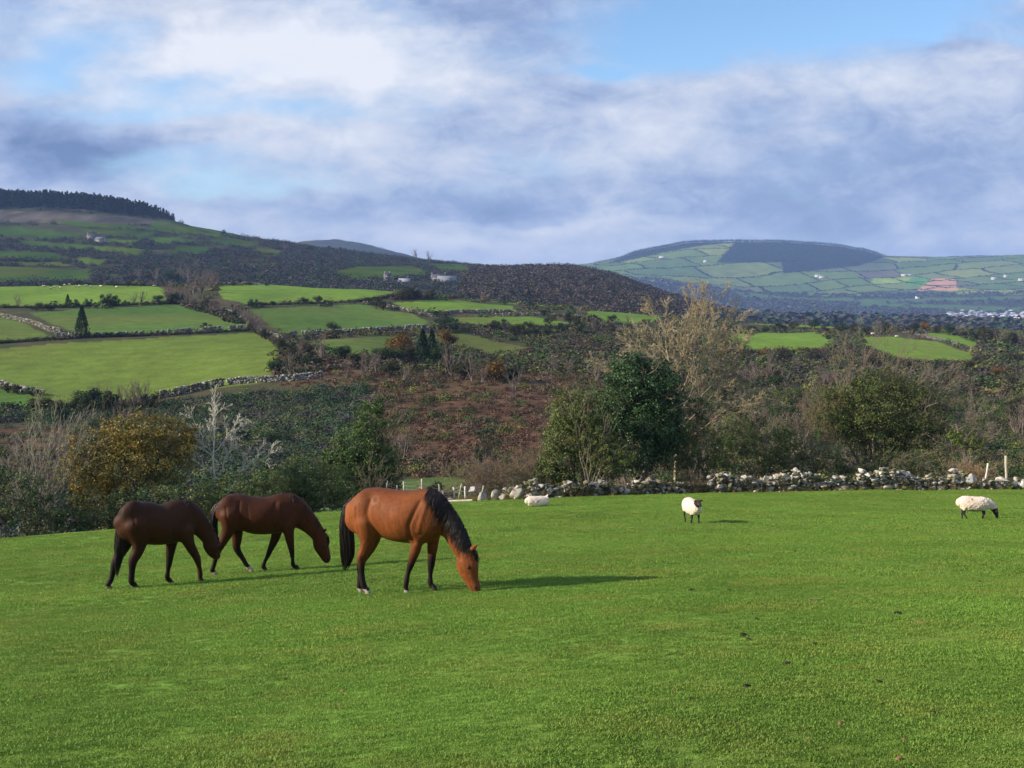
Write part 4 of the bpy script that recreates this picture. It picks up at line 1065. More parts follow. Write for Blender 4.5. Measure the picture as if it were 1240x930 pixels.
def hoof(p, r, fwd=0.4, gz=0.0):
    """flat-bottomed cone"""
    st = [(p + np.array([-0.01, 0, r * 1.0]), r * 0.62, r * 0.62), (p + np.array([r * fwd, 0, -r * 0.32]), r * 0.98, r * 0.92)]
    ang = np.arange(16) * 2 * math.pi / 16; V = []
    for c, a, b in [st[0], ((st[0][0] + st[1][0]) / 2, r * .8, r * .76), st[1]]:
        V.append(np.stack([c[0] + a * np.cos(ang), c[1] + b * np.sin(ang), np.full(16, c[2])], 1))
    V = np.vstack(V + [st[0][0][None], st[1][0][None]])
    i = np.array([0, 16])[:, None]; j = np.arange(16)[None]; j2 = (j + 1) % 16
    Fq = np.stack([i + j, i + j2, i + 16 + j2, i + 16 + j], -1).reshape(-1, 4)[:, ::-1]
    Ft = np.vstack([np.stack([np.full(16, 48), j[0], j2[0]], 1), np.stack([np.full(16, 49), 32 + j2[0], 32 + j[0]], 1)])
    return V, Fq, Ft

def strands(bvh, paths, w0, name, mat, parent, colr, hang_sign=-1, thick=0.5):
    """hair locks as thin tapered three-sided strips"""
    polys = []; cols = []
    for P in paths:
        k = len(P); R = w0 * np.array([0.7, 1.0, 1.0, 0.9, 0.7, 0.45, 0.12][:k] if k <= 7 else np.linspace(1, .1, k))
        polys.append((P, R * rng.uniform(.6, 1.3)))
        cols.append(np.repeat(np.array([colr]) * rng.uniform(.4, 3.0) ** 1.1, k * 3, 0))
    V, Fq = tubes(polys, 3)
    return mk(name, V, Fq, mat, parent, col=np.vstack(cols), smooth=True)

def horse(T, label, torso, neck, head, legs, ears, mane, tail, body, dark, widths, eye, white=(), dorsal=0.0, mane_side=-1, mane_len=(0.25, 0.4), nmane=520, ntail=420, relax=34, folds=()):
    e = empty('horse', (T.X0, T.d0, T.z0), T.h); tag(e, label, 'horse', 'horses grazing on the pasture')
    parts = []
    st = []
    for (x, t, b), w in zip(torso, widths):
        st.append((T.pt(x, (t + b) / 2), T.m((b - t) / 2), w))
    parts.append(loft(st, 24))
    # haunch and shoulder masses on each side
    def blobm(cx, cy, rx, rz, y, ry):
        c = T.pt(cx, cy, y); a = T.m(rx); q = T.m(rz)
        u = np.linspace(-1, 1, 9); return loft([(c + np.array([a * v * .98, 0, 0]), max(.02, q * math.sqrt(1 - (v * .92) ** 2)), max(.02, ry * math.sqrt(1 - (v * .92) ** 2))) for v in u[1:-1]], 14)
    for g in legs:
        if 'mass' in g: parts.append(blobm(*g['mass']))
    parts.append(loft([(T.pt(x, y), T.m(r), T.m(r) * lw) for x, y, r, lw in neck], 20))
    # head: the plane follows the centre line, slimmer sideways
    parts.append(loft([(T.pt(x, y), T.m(r), w) for x, y, r, w in head], 18))
    for (x0, y0, x1, y1, lat, r) in ears:
        p0, p1 = T.pt(x0, y0, lat), T.pt(x1, y1, lat * 1.25)
        mid = (p0 + p1) / 2 + (p1 - p0) * .05
        parts.append(loft([(p0, r * .8, r * .7), (mid, r, r * .6), (p1, r * .25, r * .2)], 10))
    hooves = []
    for g in legs:
        lg = T.leg(g['st'], g['y'][0], g['y'][1])
        last = lg[-1]; pre = lg[:-1]
        parts.append(loft([(p, a, b) for p, a, b in pre] + [(last[0] + np.array([0, 0, last[1] * .9]), last[1] * .6, last[1] * .6)], 14))
        hooves.append((last[0], last[1], g))
    for p_, r_, g in hooves: parts.append(hoof(p_, r_))
    V, Fq = fuse(parts, 0.0125, 4)
    # relax the trunk so that shoulder and haunch flow into it; legs and head keep their form
    E = np.vstack([Fq[:, [0, 1]], Fq[:, [1, 2]], Fq[:, [2, 3]], Fq[:, [3, 0]]]); E = np.vstack([E, E[:, ::-1]])
    deg = np.bincount(E[:, 0], minlength=len(V)).astype(float)[:, None]
    hxx = T.pt(head[0][0], head[0][1])[0]; g0_ = np.interp(V[:, 0], [-1.2, 1.4], [T.ground(-1.2, 0), T.ground(1.4, 0)])
    wgt = np.clip((V[:, 2] - g0_ - .58) / .18, 0, 1) * np.clip((hxx - .12 - V[:, 0]) / .12, 0, 1); wgt = wgt[:, None] * .9
    for _ in range(relax):
        S_ = np.stack([np.bincount(E[:, 0], weights=V[E[:, 1], a], minlength=len(V)) for a in range(3)], 1) / deg
        V = V * (1 - wgt) + S_ * wgt
    # muscle lines: shallow furrows (and low ridges) along drawn paths on both flanks
    for pts, dep, wd in folds:
        Q = np.array([T.pt(x, y, -.15)[[0, 2]] for x, y in pts]); best = np.full(len(V), 9.0)
        for a_, b_ in zip(Q[:-1], Q[1:]):
            ab = b_ - a_; t_ = np.clip(((V[:, [0, 2]] - a_) @ ab) / (ab @ ab), 0, 1)
            best = np.minimum(best, np.linalg.norm(V[:, [0, 2]] - (a_ + t_[:, None] * ab), axis=1))
        V[:, 1] -= np.sign(V[:, 1]) * dep * np.exp(-(best / wd) ** 2) * np.clip(np.abs(V[:, 1]) / .05, 0, 1)
    # colouring: body tone, dark points, trunk darker towards the belly, muzzle tone, white socks
    gz = np.interp(V[:, 0], [-1.2, 1.4], [T.ground(-1.2, 0), T.ground(1.4, 0)])
    hgt = V[:, 2] - gz
    n1 = _hash_noise(V[:, 0] + V[:, 1] * .7, V[:, 2] + 3, 0.13) + .5 * _hash_noise(V[:, 0] - 5, V[:, 2] + V[:, 1], 0.05)
    body = np.array(body); dark = np.array(dark)
    hx = T.pt(head[-1][0], head[-1][1])[0] - 0.42
    isleg = np.ones(len(V))
    headm = np.clip((V[:, 0] - (hx - 0.05)) / 0.08, 0, 1)
    k = np.clip((0.62 - hgt) / 0.22 + n1 * 0.12, 0, 1) * (1 - headm)
    big = _hash_noise(V[:, 0] * 1.0 + V[:, 1], V[:, 2] - 7, 0.27); fine = _hash_noise(V[:, 0] + 9, V[:, 2] * 2.2 + V[:, 1], 0.018)
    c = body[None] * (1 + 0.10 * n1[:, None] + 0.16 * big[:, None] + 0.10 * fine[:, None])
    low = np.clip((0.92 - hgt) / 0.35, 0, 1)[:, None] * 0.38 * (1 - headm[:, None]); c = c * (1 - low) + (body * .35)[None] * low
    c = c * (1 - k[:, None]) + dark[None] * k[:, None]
    # muzzle shade
    mz = T.pt(head[-1][0], head[-1][1]); dm = np.linalg.norm(V - mz, axis=1)
    km = np.clip(1 - dm / 0.13, 0, 1)[:, None] * 0.55; c = c * (1 - km) + np.array([[.09, .05, .035]]) * km
    hd_ = unit(T.pt(head[-1][0], head[-1][1]) - T.pt(head[1][0], head[1][1])); pn = mz - hd_ * .035
    front = np.array([-hd_[2], 0, hd_[0]]); front = front if front[0] > 0 else -front
    for sy in (-1, 1):
        q = V - (pn + front * .03); dd = np.sqrt(((q @ hd_) / .022) ** 2 + ((q @ front) / .014) ** 2); m = (dd < 1) & (V[:, 1] * sy > .012); c[m] *= .12
    q = V - (mz - hd_ * .02); m = (np.abs(q @ front + .028) < .006) & ((q @ hd_) > -.075) & ((q @ hd_) < .03); c[m] *= .3
    if dorsal:
        zt = np.interp(V[:, 0], [s[0][0] for s in st], [s[0][2] + s[1] for s in st])
        kd = np.clip(1 - (zt - V[:, 2]) / dorsal, 0, 1)[:, None] * 0.4 * (1 - headm[:, None]); c = c * (1 - kd) + dark * kd
    for p_, r_, g in hooves:
        rr = np.hypot(V[:, 0] - p_[0], V[:, 1] - p_[1]); lo = (V[:, 2] < p_[2] + r_ * .55) & (rr < r_ * 2.4)
        c[lo] = g.get('hoof', (0.035, 0.028, 0.022))
        if 'sock' in g:
            m = (rr < 0.14) & (V[:, 2] < p_[2] + g['sock'] + 0.02 * n1) & (V[:, 2] >= p_[2] + r_ * .55); c[m] = (0.42, 0.36, 0.31)
    for (x, y, r, f) in white:
        p_ = T.pt(x, y); dd = np.hypot(V[:, 0] - p_[0], V[:, 2] - p_[2]) / T.m(r)
        ring = np.clip(1 - np.abs(dd - .75) / .5, 0, 1)[:, None] * f * (V[:, 1] < 0)[:, None]; c = c * (1 - ring) + np.array([[.42, .22, .14]]) * ring
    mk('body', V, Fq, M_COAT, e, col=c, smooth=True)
    bvh = BVHTree.FromPolygons([tuple(v) for v in V], [tuple(int(i) for i in f) for f in Fq])
    def skin_y(x, z, side, default):
        h = bvh.ray_cast(Vector((x, side * 1.5, z)), Vector((0, -side, 0)))
        return h[0].y if h[0] is not None else default
    # eyes
    for side in (-1, 1):
        p_ = T.pt(eye[0], eye[1]); y = skin_y(p_[0], p_[2], side, side * .09)
        r_ = 0.024; u = np.linspace(-.95, .95, 6)
        Vv, Fqq, Ftt = loft([(np.array([p_[0] + r_ * v, y, p_[2]]), r_ * math.sqrt(1 - v * v), r_ * .7 * math.sqrt(1 - v * v)) for v in u], 10)
        mk('eye', Vv, [Fqq, Ftt], M_EYE, e, smooth=True)
    # mane
    mp = np.array([T.pt(x, y) for x, y in mane]); cum = np.concatenate([[0], np.cumsum(np.linalg.norm(np.diff(mp, axis=0), axis=1))]); cum /= cum[-1]
    paths = []
    for i in range(nmane):
        q = rng.uniform(0, 1) ** .8; r0 = np.array([np.interp(q, cum, mp[:, a]) for a in range(3)])
        Lh = rng.uniform(*mane_len) * float(np.interp(q, [0, .12, .35, .75, .9, 1], [.55, .8, 1.1, 1.0, .6, .25])) * rng.uniform(.55, 1.2)
        side = mane_side if rng.uniform() < 0.93 else -mane_side
        P = [r0 + np.array([rng.normal() * .008, rng.normal() * .01, -0.015])]
        x, z = r0[0], r0[2]; lastw = 0.02; drift = rng.normal() * .13 - 0.14; yo = rng.uniform(.004, .022); 
        for s_ in np.linspace(0.12, 1, 6):
            xx = x + drift * Lh * s_ + rng.normal() * .0015; zz = z + 0.012 - Lh * s_ * (0.98) + (0.015 if s_ < .2 else 0)
            y = skin_y(xx, zz, side, None)
            yv = abs(y) + yo if y is not None else max(lastw * .92, 0.02)
            lastw = yv; P.append(np.array([xx, side * yv, zz]))
        paths.append(np.array(P))
    # short tuft standing on the crest
    for i in range(nmane // 3):
        q = rng.uniform(0, 1); r0 = np.array([np.interp(q, cum, mp[:, a]) for a in range(3)])
        P = [r0 + np.array([0, rng.normal() * .01, -.02]), r0 + np.array([rng.normal() * .01, mane_side * .01, .012]), r0 + np.array([-.01 + rng.normal() * .015, mane_side * .03, .018]), r0 + np.array([-.02 + rng.normal() * .015, mane_side * .055, -.01])]
        paths.append(np.array(P))
    # forelock
    pe = mp[-1]; pm = T.pt(head[2][0], head[2][1])
    for i in range(40):
        q = pe + np.array([rng.uniform(-.02, .05), rng.normal() * .02, rng.uniform(-.04, 0)])
        dx = unit(T.pt(head[-1][0], head[-1][1]) - pe)
        paths.append(np.array([q, q + dx * .06 + np.array([.035, rng.normal() * .01, 0]), q + dx * .13 + np.array([.04, rng.normal() * .02, -.01]), q + dx * .19 + np.array([.02, rng.normal() * .03, -.02])]))
    strands(bvh, paths, 0.0036, 'mane', M_HAIR, e, (0.014, 0.011, 0.012))
    # tail
    tp = [(T.pt(x, y), T.m(w)) for x, y, w in tail]
    cen = np.array([a for a, _ in tp]); wid = np.array([b for _, b in tp]); m = len(tp); paths = []
    for i in range(ntail):
        a = rng.uniform(0, 6.28); rr = math.sqrt(rng.uniform()); s1 = 1 - .45 * rng.uniform() ** .7 * (rng.uniform() < .85); s0 = rng.uniform(0, .30)
        P = []
        for s_ in np.linspace(s0, s1, 7):
            f = s_ * (m - 1); k_ = min(int(f), m - 2); g = f - k_
            c_ = cen[k_] * (1 - g) + cen[k_ + 1] * g; w_ = wid[k_] * (1 - g) + wid[k_ + 1] * g
            P.append(c_ + np.array([math.cos(a) * rr * w_, math.sin(a) * rr * w_ * .7, 0]) + np.array([.012 * math.sin(a * 3 + s_ * 7), 0, 0]) + rng.normal(size=3) * .002)
        paths.append(np.array(P))
    strands(bvh, paths, 0.0048, 'tail', M_HAIR, e, (0.013, 0.010, 0.010))
    return e

# bright bay, nearest, grazing with its head low
T = Tracer(400, 575, 5.81, 16.0, 480, math.radians(-20))
horse(T, 'bright chestnut-bay horse grazing nearest, with black mane and white hind socks',
 torso=[(163,155,300),(195,117,405),(250,94,440),(320,86,425),(390,92,440),(470,104,466),(550,112,477),(630,104,478),(690,96,474),(745,112,462),(790,165,430)],
 widths=[.13,.22,.275,.285,.30,.325,.335,.30,.25,.215,.15],
 neck=[(700,252,150,.62),(740,266,130,.62),(782,300,108,.62),(828,345,92,.62),(871,404,85,.62),(903,470,76,.66),(925,520,68,.7),(943,558,60,.78)],
 head=[(945,545,58,.095),(958,590,72,.10),(966,640,80,.105),(978,690,68,.09),(997,745,50,.068),(1017,790,42,.06),(1027,812,34,.055)],
 ears=[(985,532,1035,490,-.04,.034),(966,512,990,480,.05,.028)],
 eye=(993,640),
 mane=[(700,92),(745,112),(800,155),(850,215),(900,290),(945,375),(975,450),(990,510)],
 tail=[(166,160,16),(128,215,28),(112,290,42),(112,380,58),(118,470,62),(122,560,54),(112,620,34),(105,670,14)],
 legs=[dict(st=[(620,400,62),(612,470,46),(597,540,37),(572,620,28),(562,655,24),(548,705,16.5),(538,755,19),(533,790,20),(531,815,16),(536,848,25)], y=(-.13,-.13), mass=(650,330,95,130,-.13,.13), hoof=(0.32,0.27,0.2)),
       dict(st=[(725,400,60),(722,470,45),(716,545,34),(710,625,27),(706,660,23),(704,705,16),(703,750,19),(706,775,19),(716,790,16),(730,810,25)], y=(.13,.13), mass=(700,330,80,130,.12,.13)),
       dict(st=[(255,330,100),(262,400,82),(262,455,62),(248,520,44),(222,580,37),(217,620,30),(220,690,22),(226,750,22),(234,785,23),(245,812,18),(262,840,27)], y=(-.15,-.16), mass=(240,260,100,150,-.14,.16), sock=.05, hoof=(.3,.25,.2)),
       dict(st=[(290,340,95),(300,410,72),(290,470,54),(262,530,40),(226,585,33),(212,630,27),(210,690,21),(207,745,21),(205,768,21),(205,785,17),(212,805,25)], y=(.15,.15), mass=(250,260,95,145,.14,.16), sock=.05, hoof=(.3,.25,.2))],
 body=(0.185,0.055,0.015), dark=(0.014,0.009,0.008), white=[(366,158,32,.2)], dorsal=0.05, mane_len=(.18,.36), nmane=1000, ntail=900, relax=24, folds=[([(640,190),(615,260),(585,340),(580,420),(600,470)],.016,.030),([(300,180),(290,260),(310,330),(345,405)],.018,.035),([(800,250),(770,330),(745,400),(720,450)],.014,.030),([(860,420),(885,520),(905,600)],.012,.022),([(210,230),(220,320),(235,400)],.010,.022),([(985,625),(1000,700),(1015,770)],-.006,.012),([(905,640),(925,690),(960,720)],.008,.014),([(690,180),(665,300),(640,390)],-.012,.035),([(380,200),(395,300),(430,400)],.0025,.03),([(450,210),(460,310),(480,410)],.002,.025),([(520,200),(525,300),(535,410)],.002,.025),([(262,470),(235,540),(220,590)],-.006,.014)])

# middle dark bay, walking and grazing
T = Tracer(235, 580, 6.89, 22.0, 325, math.radians(9))
horse(T, 'dark brown horse walking with lowered head in the middle of the three',
 torso=[(218,215,350),(250,160,405),(300,128,425),(360,120,415),(430,135,430),(510,145,458),(590,150,463),(660,140,455),(720,118,448),(790,125,438),(850,165,415)],
 widths=[.13,.21,.26,.275,.285,.31,.315,.285,.24,.205,.14],
 neck=[(770,245,140,.6),(840,275,128,.6),(905,325,102,.6),(965,380,82,.62),(1015,435,68,.68),(1045,480,60,.75)],
 head=[(1040,478,54,.09),(1053,520,64,.098),(1062,560,64,.10),(1078,600,54,.085),(1095,640,44,.065),(1105,668,38,.058),(1108,684,28,.05)],
 ears=[(1085,442,1108,410,-.045,.025),(1078,440,1095,412,.045,.022)],
 eye=(1092,545),
 mane=[(730,116),(800,125),(870,160),(930,215),(985,280),(1035,350),(1070,410),(1088,450)],
 tail=[(232,190,20),(190,225,26),(165,290,30),(165,370,30),(178,450,26),(182,520,18),(178,590,6)],
 legs=[dict(st=[(785,380,62),(790,440,48),(800,510,36),(812,580,25),(817,612,22),(822,660,14.5),(824,692,18),(828,710,17),(840,722,15),(858,738,24)], y=(-.13,-.12), mass=(770,320,90,115,-.12,.12)),
       dict(st=[(700,380,60),(690,440,48),(668,510,36),(635,582,25),(622,612,22),(600,655,15),(580,695,18),(578,712,17),(582,722,15),(592,738,24)], y=(.13,.13), mass=(740,320,80,115,.11,.12)),
       dict(st=[(295,300,92),(300,370,76),(280,440,56),(245,510,42),(208,575,34),(192,620,28),(176,680,20),(160,735,19),(152,755,19),(156,775,16),(172,795,24)], y=(-.15,-.15), mass=(290,245,85,110,-.12,.135), sock=.05, hoof=(.25,.2,.16)),
       dict(st=[(335,320,88),(350,390,68),(358,450,52),(358,510,40),(355,565,32),(372,605,26),(405,655,20),(432,700,19),(448,722,19),(458,738,16),(476,760,24)], y=(.15,.15), mass=(300,250,80,115,.13,.15), sock=.10, hoof=(.3,.25,.2))],
 body=(0.060,0.017,0.006), dark=(0.009,0.006,0.005), dorsal=0.10, mane_len=(.10,.17), mane_side=1, nmane=420, ntail=300, folds=[([(680,200),(660,270),(650,340),(670,430)],.014,.030),([(380,190),(370,270),(385,340),(410,395)],.016,.035),([(830,260),(810,330),(790,400)],.012,.028),([(270,230),(280,310),(300,370)],.009,.022),([(720,200),(705,300),(700,380)],-.010,.035),([(930,330),(975,410),(1010,480)],.010,.020),([(450,220),(460,320),(480,410)],.005,.025)])

# left dark bay, walking away to the right, head behind the middle horse's hind leg
T = Tracer(110, 580, 6.0, 20.0, 193, math.radians(30))
horse(T, 'dark bay horse at the left walking away, tail hanging between its hind legs',
 torso=[(212,240,370),(235,200,425),(280,175,460),(340,162,465),(400,165,470),(460,180,478),(520,185,478),(580,165,470),(630,144,462),(685,158,445),(730,205,412)],
 widths=[.14,.22,.27,.285,.285,.30,.305,.28,.235,.20,.13],
 neck=[(665,250,115,.66),(715,275,108,.66),(765,315,88,.66),(808,360,72,.68),(845,405,62,.72),(868,440,56,.78)],
 head=[(862,435,52,.095),(872,468,60,.10),(880,500,56,.095),(892,528,46,.08),(908,552,36,.065),(918,568,28,.052)],
 ears=[(893,385,900,350,-.045,.024),(880,380,890,348,.045,.022)],
 eye=(915,480),
 mane=[(640,142),(690,155),(740,190),(785,230),(825,275),(860,320),(885,365),(895,400)],
 tail=[(262,205,22),(243,260,30),(228,340,38),(222,420,44),(214,500,44),(205,580,34),(195,640,20),(190,700,6)],
 legs=[dict(st=[(690,370,62),(700,430,52),(725,490,38),(762,555,29),(776,590,25),(788,640,17),(794,680,19),(795,700,18),(796,715,15),(797,734,24)], y=(-.13,-.12), mass=(660,310,80,115,-.10,.11)),
       dict(st=[(600,380,60),(590,440,50),(580,510,36),(572,580,26),(568,615,23),(560,665,16),(555,700,19),(556,718,18),(562,732,15),(576,752,24)], y=(.13,.13), mass=(640,320,75,115,.11,.12)),
       dict(st=[(325,330,98),(345,400,80),(355,455,62),(345,520,46),(318,580,38),(305,620,31),(299,680,23),(295,740,22),(295,765,22),(302,785,18),(320,812,26)], y=(-.15,-.15), mass=(310,270,85,120,-.12,.14)),
       dict(st=[(290,340,92),(270,410,76),(250,470,56),(225,530,42),(192,590,34),(176,630,28),(162,690,22),(150,745,20),(140,772,21),(132,790,17),(124,822,26)], y=(.15,.15), mass=(290,280,75,125,.13,.16), hoof=(.16,.12,.08))],
 body=(0.042,0.014,0.006), dark=(0.009,0.006,0.005), dorsal=0.12, mane_len=(.10,.16), mane_side=1, nmane=420, ntail=620, folds=[([(600,220),(580,280),(575,350),(590,440)],.014,.030),([(410,220),(395,290),(400,370),(410,440)],.016,.035),([(715,250),(700,330),(690,390)],.012,.028),([(300,240),(305,320),(320,390)],.009,.022),([(650,220),(635,310),(630,390)],-.010,.035)])

# ------------------------------------------------------------------ sheep
def sheep(px, py, heading, pose, label, scale=1.0, mark=None, dist=None, group='sheep on the near pasture', dmin=0, parent_name='sheep'):
    d = dist or hit(px, py, dmin); X0 = (px - CX) / F * d; z0 = h1(X0, d)
    e = empty(parent_name, (X0, d, z0), heading); tag(e, label, 'sheep', group)
    e.scale = (scale,) * 3
    V3 = lambda *a: np.array(a, float)
    low = {'lie': -0.30}.get(pose, 0.0)
    body = [loft([(V3(-.50, 0, .56 + low), .13, .13), (V3(-.42, 0, .56 + low), .20, .19), (V3(-.25, 0, .54 + low), .235, .235), (V3(0, 0, .51 + low), .245, .255), (V3(.22, 0, .52 + low), .235, .235), (V3(.38, 0, .54 + low), .20, .19), (V3(.46, 0, .56 + low), .13, .13)], 20)]
    if pose == 'graze': nk = [(V3(.38, 0, .56), .17, .15), (V3(.52, 0, .50), .15, .13), (V3(.62, 0, .40), .125, .11), (V3(.68, 0, .30), .10, .09)]; hd = [(V3(.66, 0, .32), .075, .07), (V3(.70, 0, .24), .085, .07), (V3(.73, 0, .15), .062, .05), (V3(.745, 0, .07), .045, .04)]; ear = [(.66, .30, .12)]
    elif pose == 'lie': nk = [(V3(.36, 0, .28), .16, .15), (V3(.48, 0, .36), .135, .12), (V3(.55, 0, .46), .10, .095)]; hd = [(V3(.55, 0, .50), .075, .07), (V3(.62, 0, .49), .08, .07), (V3(.71, 0, .45), .058, .05), (V3(.77, 0, .42), .042, .04)]; ear = [(.57, .54, .10)]
    else: nk = [(V3(.36, 0, .60), .17, .16), (V3(.47, 0, .68), .14, .13), (V3(.54, 0, .76), .105, .10)]; hd = [(V3(.53, 0, .80), .078, .072), (V3(.60, 0, .785), .085, .072), (V3(.69, 0, .735), .062, .05), (V3(.76, 0, .70), .045, .042)]; ear = [(.55, .82, .12)]
    body.append(loft(nk, 16)); body.append(loft(hd, 14))
    for s_ in (-1, 1):
        ex, ez, l = ear[0]
        body.append(loft([(V3(ex, s_ * .055, ez), .022, .02), (V3(ex - .005, s_ * (.055 + l * .55), ez - .004), .028, .014), (V3(ex, s_ * (.055 + l), ez - .03), .010, .008)], 8) if False else
                    loft([(V3(ex, s_ * .05, ez), .022, .022), (V3(ex + .012, s_ * (.05 + l * .55), ez + .004), .030, .022), (V3(ex + .02, s_ * (.05 + l), ez - .02), .012, .012)], 8))
    if pose != 'lie':
        for (x, y, dx) in ((.30, .11, .02), (.27, -.11, -.05), (-.34, .12, -.03), (-.36, -.12, .05)):
            fx = x + dx; gr = (h1(X0 + (fx * math.cos(heading) - y * math.sin(heading)) * scale, d + (fx * math.sin(heading) + y * math.cos(heading)) * scale) - z0) / scale
            kx = .02 if x > 0 else -.03
            body.append(loft([(V3(x, y, .42), .075, .07), (V3(x + kx * .3, y, .30), .048, .045), (V3(x + kx, y, .20), .033, .032), (V3(fx, y, .09 + gr), .025, .025), (V3(fx + .012, y, .02 + gr), .033, .032)], 10))
    Vb, Fb = fuse(body, 0.013 if scale > .5 else .03, 3)
    # fleece: push wool outward in locks
    hx, hz = hd[1][0][0], hd[1][0][2]
    nk_end = nk[-1][0]; axis = unit(hd[-1][0] - hd[0][0])
    along = (Vb - hd[0][0]) @ axis; near = np.linalg.norm(Vb - (hd[0][0] + np.clip(along, 0, .4)[:, None] * axis), axis=1)
    face = (along > -0.07) & (near < .16) & (Vb[:, 0] > .4)
    earm = (np.abs(Vb[:, 1]) > .085) & (np.abs(Vb[:, 0] - ear[0][0]) < .06) & (Vb[:, 0] > .42) & (np.abs(Vb[:, 2] - ear[0][1]) < .08)
    legm = (Vb[:, 2] < .33) & (Vb[:, 0] < .5) if pose != 'lie' else np.zeros(len(Vb), bool)
    wool = ~(face | legm | earm)
    ctr = np.array([0, 0, .5 + low]); dr = Vb - ctr; dr[:, 0] *= .4; dr /= np.linalg.norm(dr, axis=1, keepdims=True) + 1e-6
    nz = _hash_noise(Vb[:, 0] + Vb[:, 1], Vb[:, 2] - Vb[:, 1] * .5, .045) + .6 * _hash_noise(Vb[:, 0] - Vb[:, 2], Vb[:, 1] + 2, .03) + .8 * _hash_noise(Vb[:, 0], Vb[:, 2] + Vb[:, 1], .12)
    Vb = Vb + np.where(wool, .010 + .008 * nz, 0)[:, None] * dr
    c = np.array([[0.72, 0.60, 0.50]]) * (1 + .07 * nz[:, None])
    und = np.clip((.40 + low - Vb[:, 2]) / .08, 0, 1)[:, None] * .35 * wool[:, None]; c = c * (1 - und) + np.array([[.28, .22, .13]]) * und
    c[~wool] = (0.022, 0.017, 0.015)
    if mark:
        mx, mz, col_ = mark; dd = np.hypot((Vb[:, 0] - mx) * 1.2, (Vb[:, 2] - mz)); km = np.clip(1.6 - dd / .035, 0, 1)[:, None] * (wool & (Vb[:, 1] < 0))[:, None] * .85
        c = c * (1 - km) + np.array([col_]) * km
    mk('body', Vb, Fb, M_WOOL, e, col=c, smooth=True)
    for s_ in (-1, 1):
        pe = hd[1][0] + np.array([0, s_ * .066, .02]) + axis * 0
        Vv, Fqq, Ftt = loft([(pe + np.array([v * .012, 0, 0]), .012 * math.sqrt(1 - v * v), .008 * math.sqrt(1 - v * v)) for v in np.linspace(-.9, .9, 5)], 8)
        mk('eye', Vv, [Fqq, Ftt], M_EYE, e, smooth=True)
    return e
sheep(838, 633, math.radians(-78), 'stand', 'black faced cream sheep standing and looking towards the viewer', 0.86)
sheep(1180, 629, math.radians(-4), 'graze', 'cream sheep with black face grazing at the right, orange mark on its back', 0.90, mark=(-.12, .70, (.55, .16, .05)))
sheep(651, 613, math.radians(14), 'lie', 'cream sheep lying down in front of the broken wall', 0.88, mark=(-.05, .26, (.6, .2, .12)))
# ------------------------------------------------------------------ stone walls, slabs and fences
M_STONE = vmat('lichen_stone', rough=0.9, spec=0.15, nscale=4.0, namp=0.4, bump=0.8, bscale=12.0, bdist=0.03)
M_WOOD = vmat('weathered_post', rough=0.85, spec=0.15, nscale=8.0, namp=0.25)
M_WIRE = vmat('fence_wire', base=(0.30, 0.31, 0.30), rough=0.5, spec=0.4, nscale=5, namp=.1)

def ico(sub=1):
    t = (1 + 5 ** .5) / 2
    V = np.array([(-1,t,0),(1,t,0),(-1,-t,0),(1,-t,0),(0,-1,t),(0,1,t),(0,-1,-t),(0,1,-t),(t,0,-1),(t,0,1),(-t,0,-1),(-t,0,1)], float)
    Fq = [(0,11,5),(0,5,1),(0,1,7),(0,7,10),(0,10,11),(1,5,9),(5,11,4),(11,10,2),(10,7,6),(7,1,8),(3,9,4),(3,4,2),(3,2,6),(3,6,8),(3,8,9),(4,9,5),(2,4,11),(6,2,10),(8,6,7),(9,8,1)]
    V = [v / np.linalg.norm(v) for v in V]
    for _ in range(sub):
        cache = {}; nf = []
        def mid(a, b):
            k = (min(a, b), max(a, b))
            if k not in cache: m = V[a] + V[b]; V.append(m / np.linalg.norm(m)); cache[k] = len(V) - 1
            return cache[k]
        for a, b, c in Fq:
            x, y, z = mid(a, b), mid(b, c), mid(c, a); nf += [(a, x, z), (b, y, x), (c, z, y), (x, y, z)]
        Fq = nf
    return np.array(V), np.array(Fq)
ICO1 = ico(1); ICO2 = ico(2)
def rock(seed, sub=ICO1, cuts=7):
    """angular stone: a sphere planed off by random flats"""
    r = np.random.default_rng(seed); V = sub[0].copy()
    for _ in range(cuts):
        n = rand_dirs(1, r)[0]; k = r.uniform(.30, .68); dd = V @ n
        V = V - np.outer(np.maximum(dd - k, 0), n)
    return V * (1 + .025 * r.normal(size=(len(V), 1))), sub[1]
ROCKS = [rock(i, ICO2, 12) for i in range(14)]
STONEPAL = np.array([(0.46,0.44,0.40), (0.40,0.38,0.33), (0.36,0.34,0.29), (0.28,0.26,0.21), (0.44,0.42,0.37), (0.20,0.185,0.14), (0.13,0.13,0.07), (0.30,0.26,0.19), (0.09,0.10,0.04), (0.17,0.15,0.09)])
ROCKS_S = [rock(40 + i, ICO1, 9) for i in range(8)]
def stones(P, S3, name, label, cat, pal=STONEPAL, dim=1.0, group=None, RK=None):
    RK = RK or ROCKS
    parts = []; n = len(P); w = rng.integers(0, len(RK), n)
    for k in range(len(RK)):
        m = w == k
        if not m.any(): continue
        V, Fq = RK[k]; c = pal[rng.integers(0, len(pal), m.sum())] * rng.uniform(.75, 1.2, (m.sum(), 1)) * dim
        parts.append(batch((V, Fq), P[m], S3[m], rng.uniform(0, 6.28, m.sum()), c, '', '', None))
    Vs = np.vstack([a for a, _, _ in parts]); org = Vs.mean(0); org[2] = Vs[:, 2].min()
    Fs, b = [], 0
    for V, Fq, C in parts: Fs.append(Fq + b); b += len(V)
    o = mk(name, Vs - org, Fs, M_STONE, col=np.vstack([c for _, _, c in parts]), loc=tuple(org))
    return tag(o, label, cat, group)
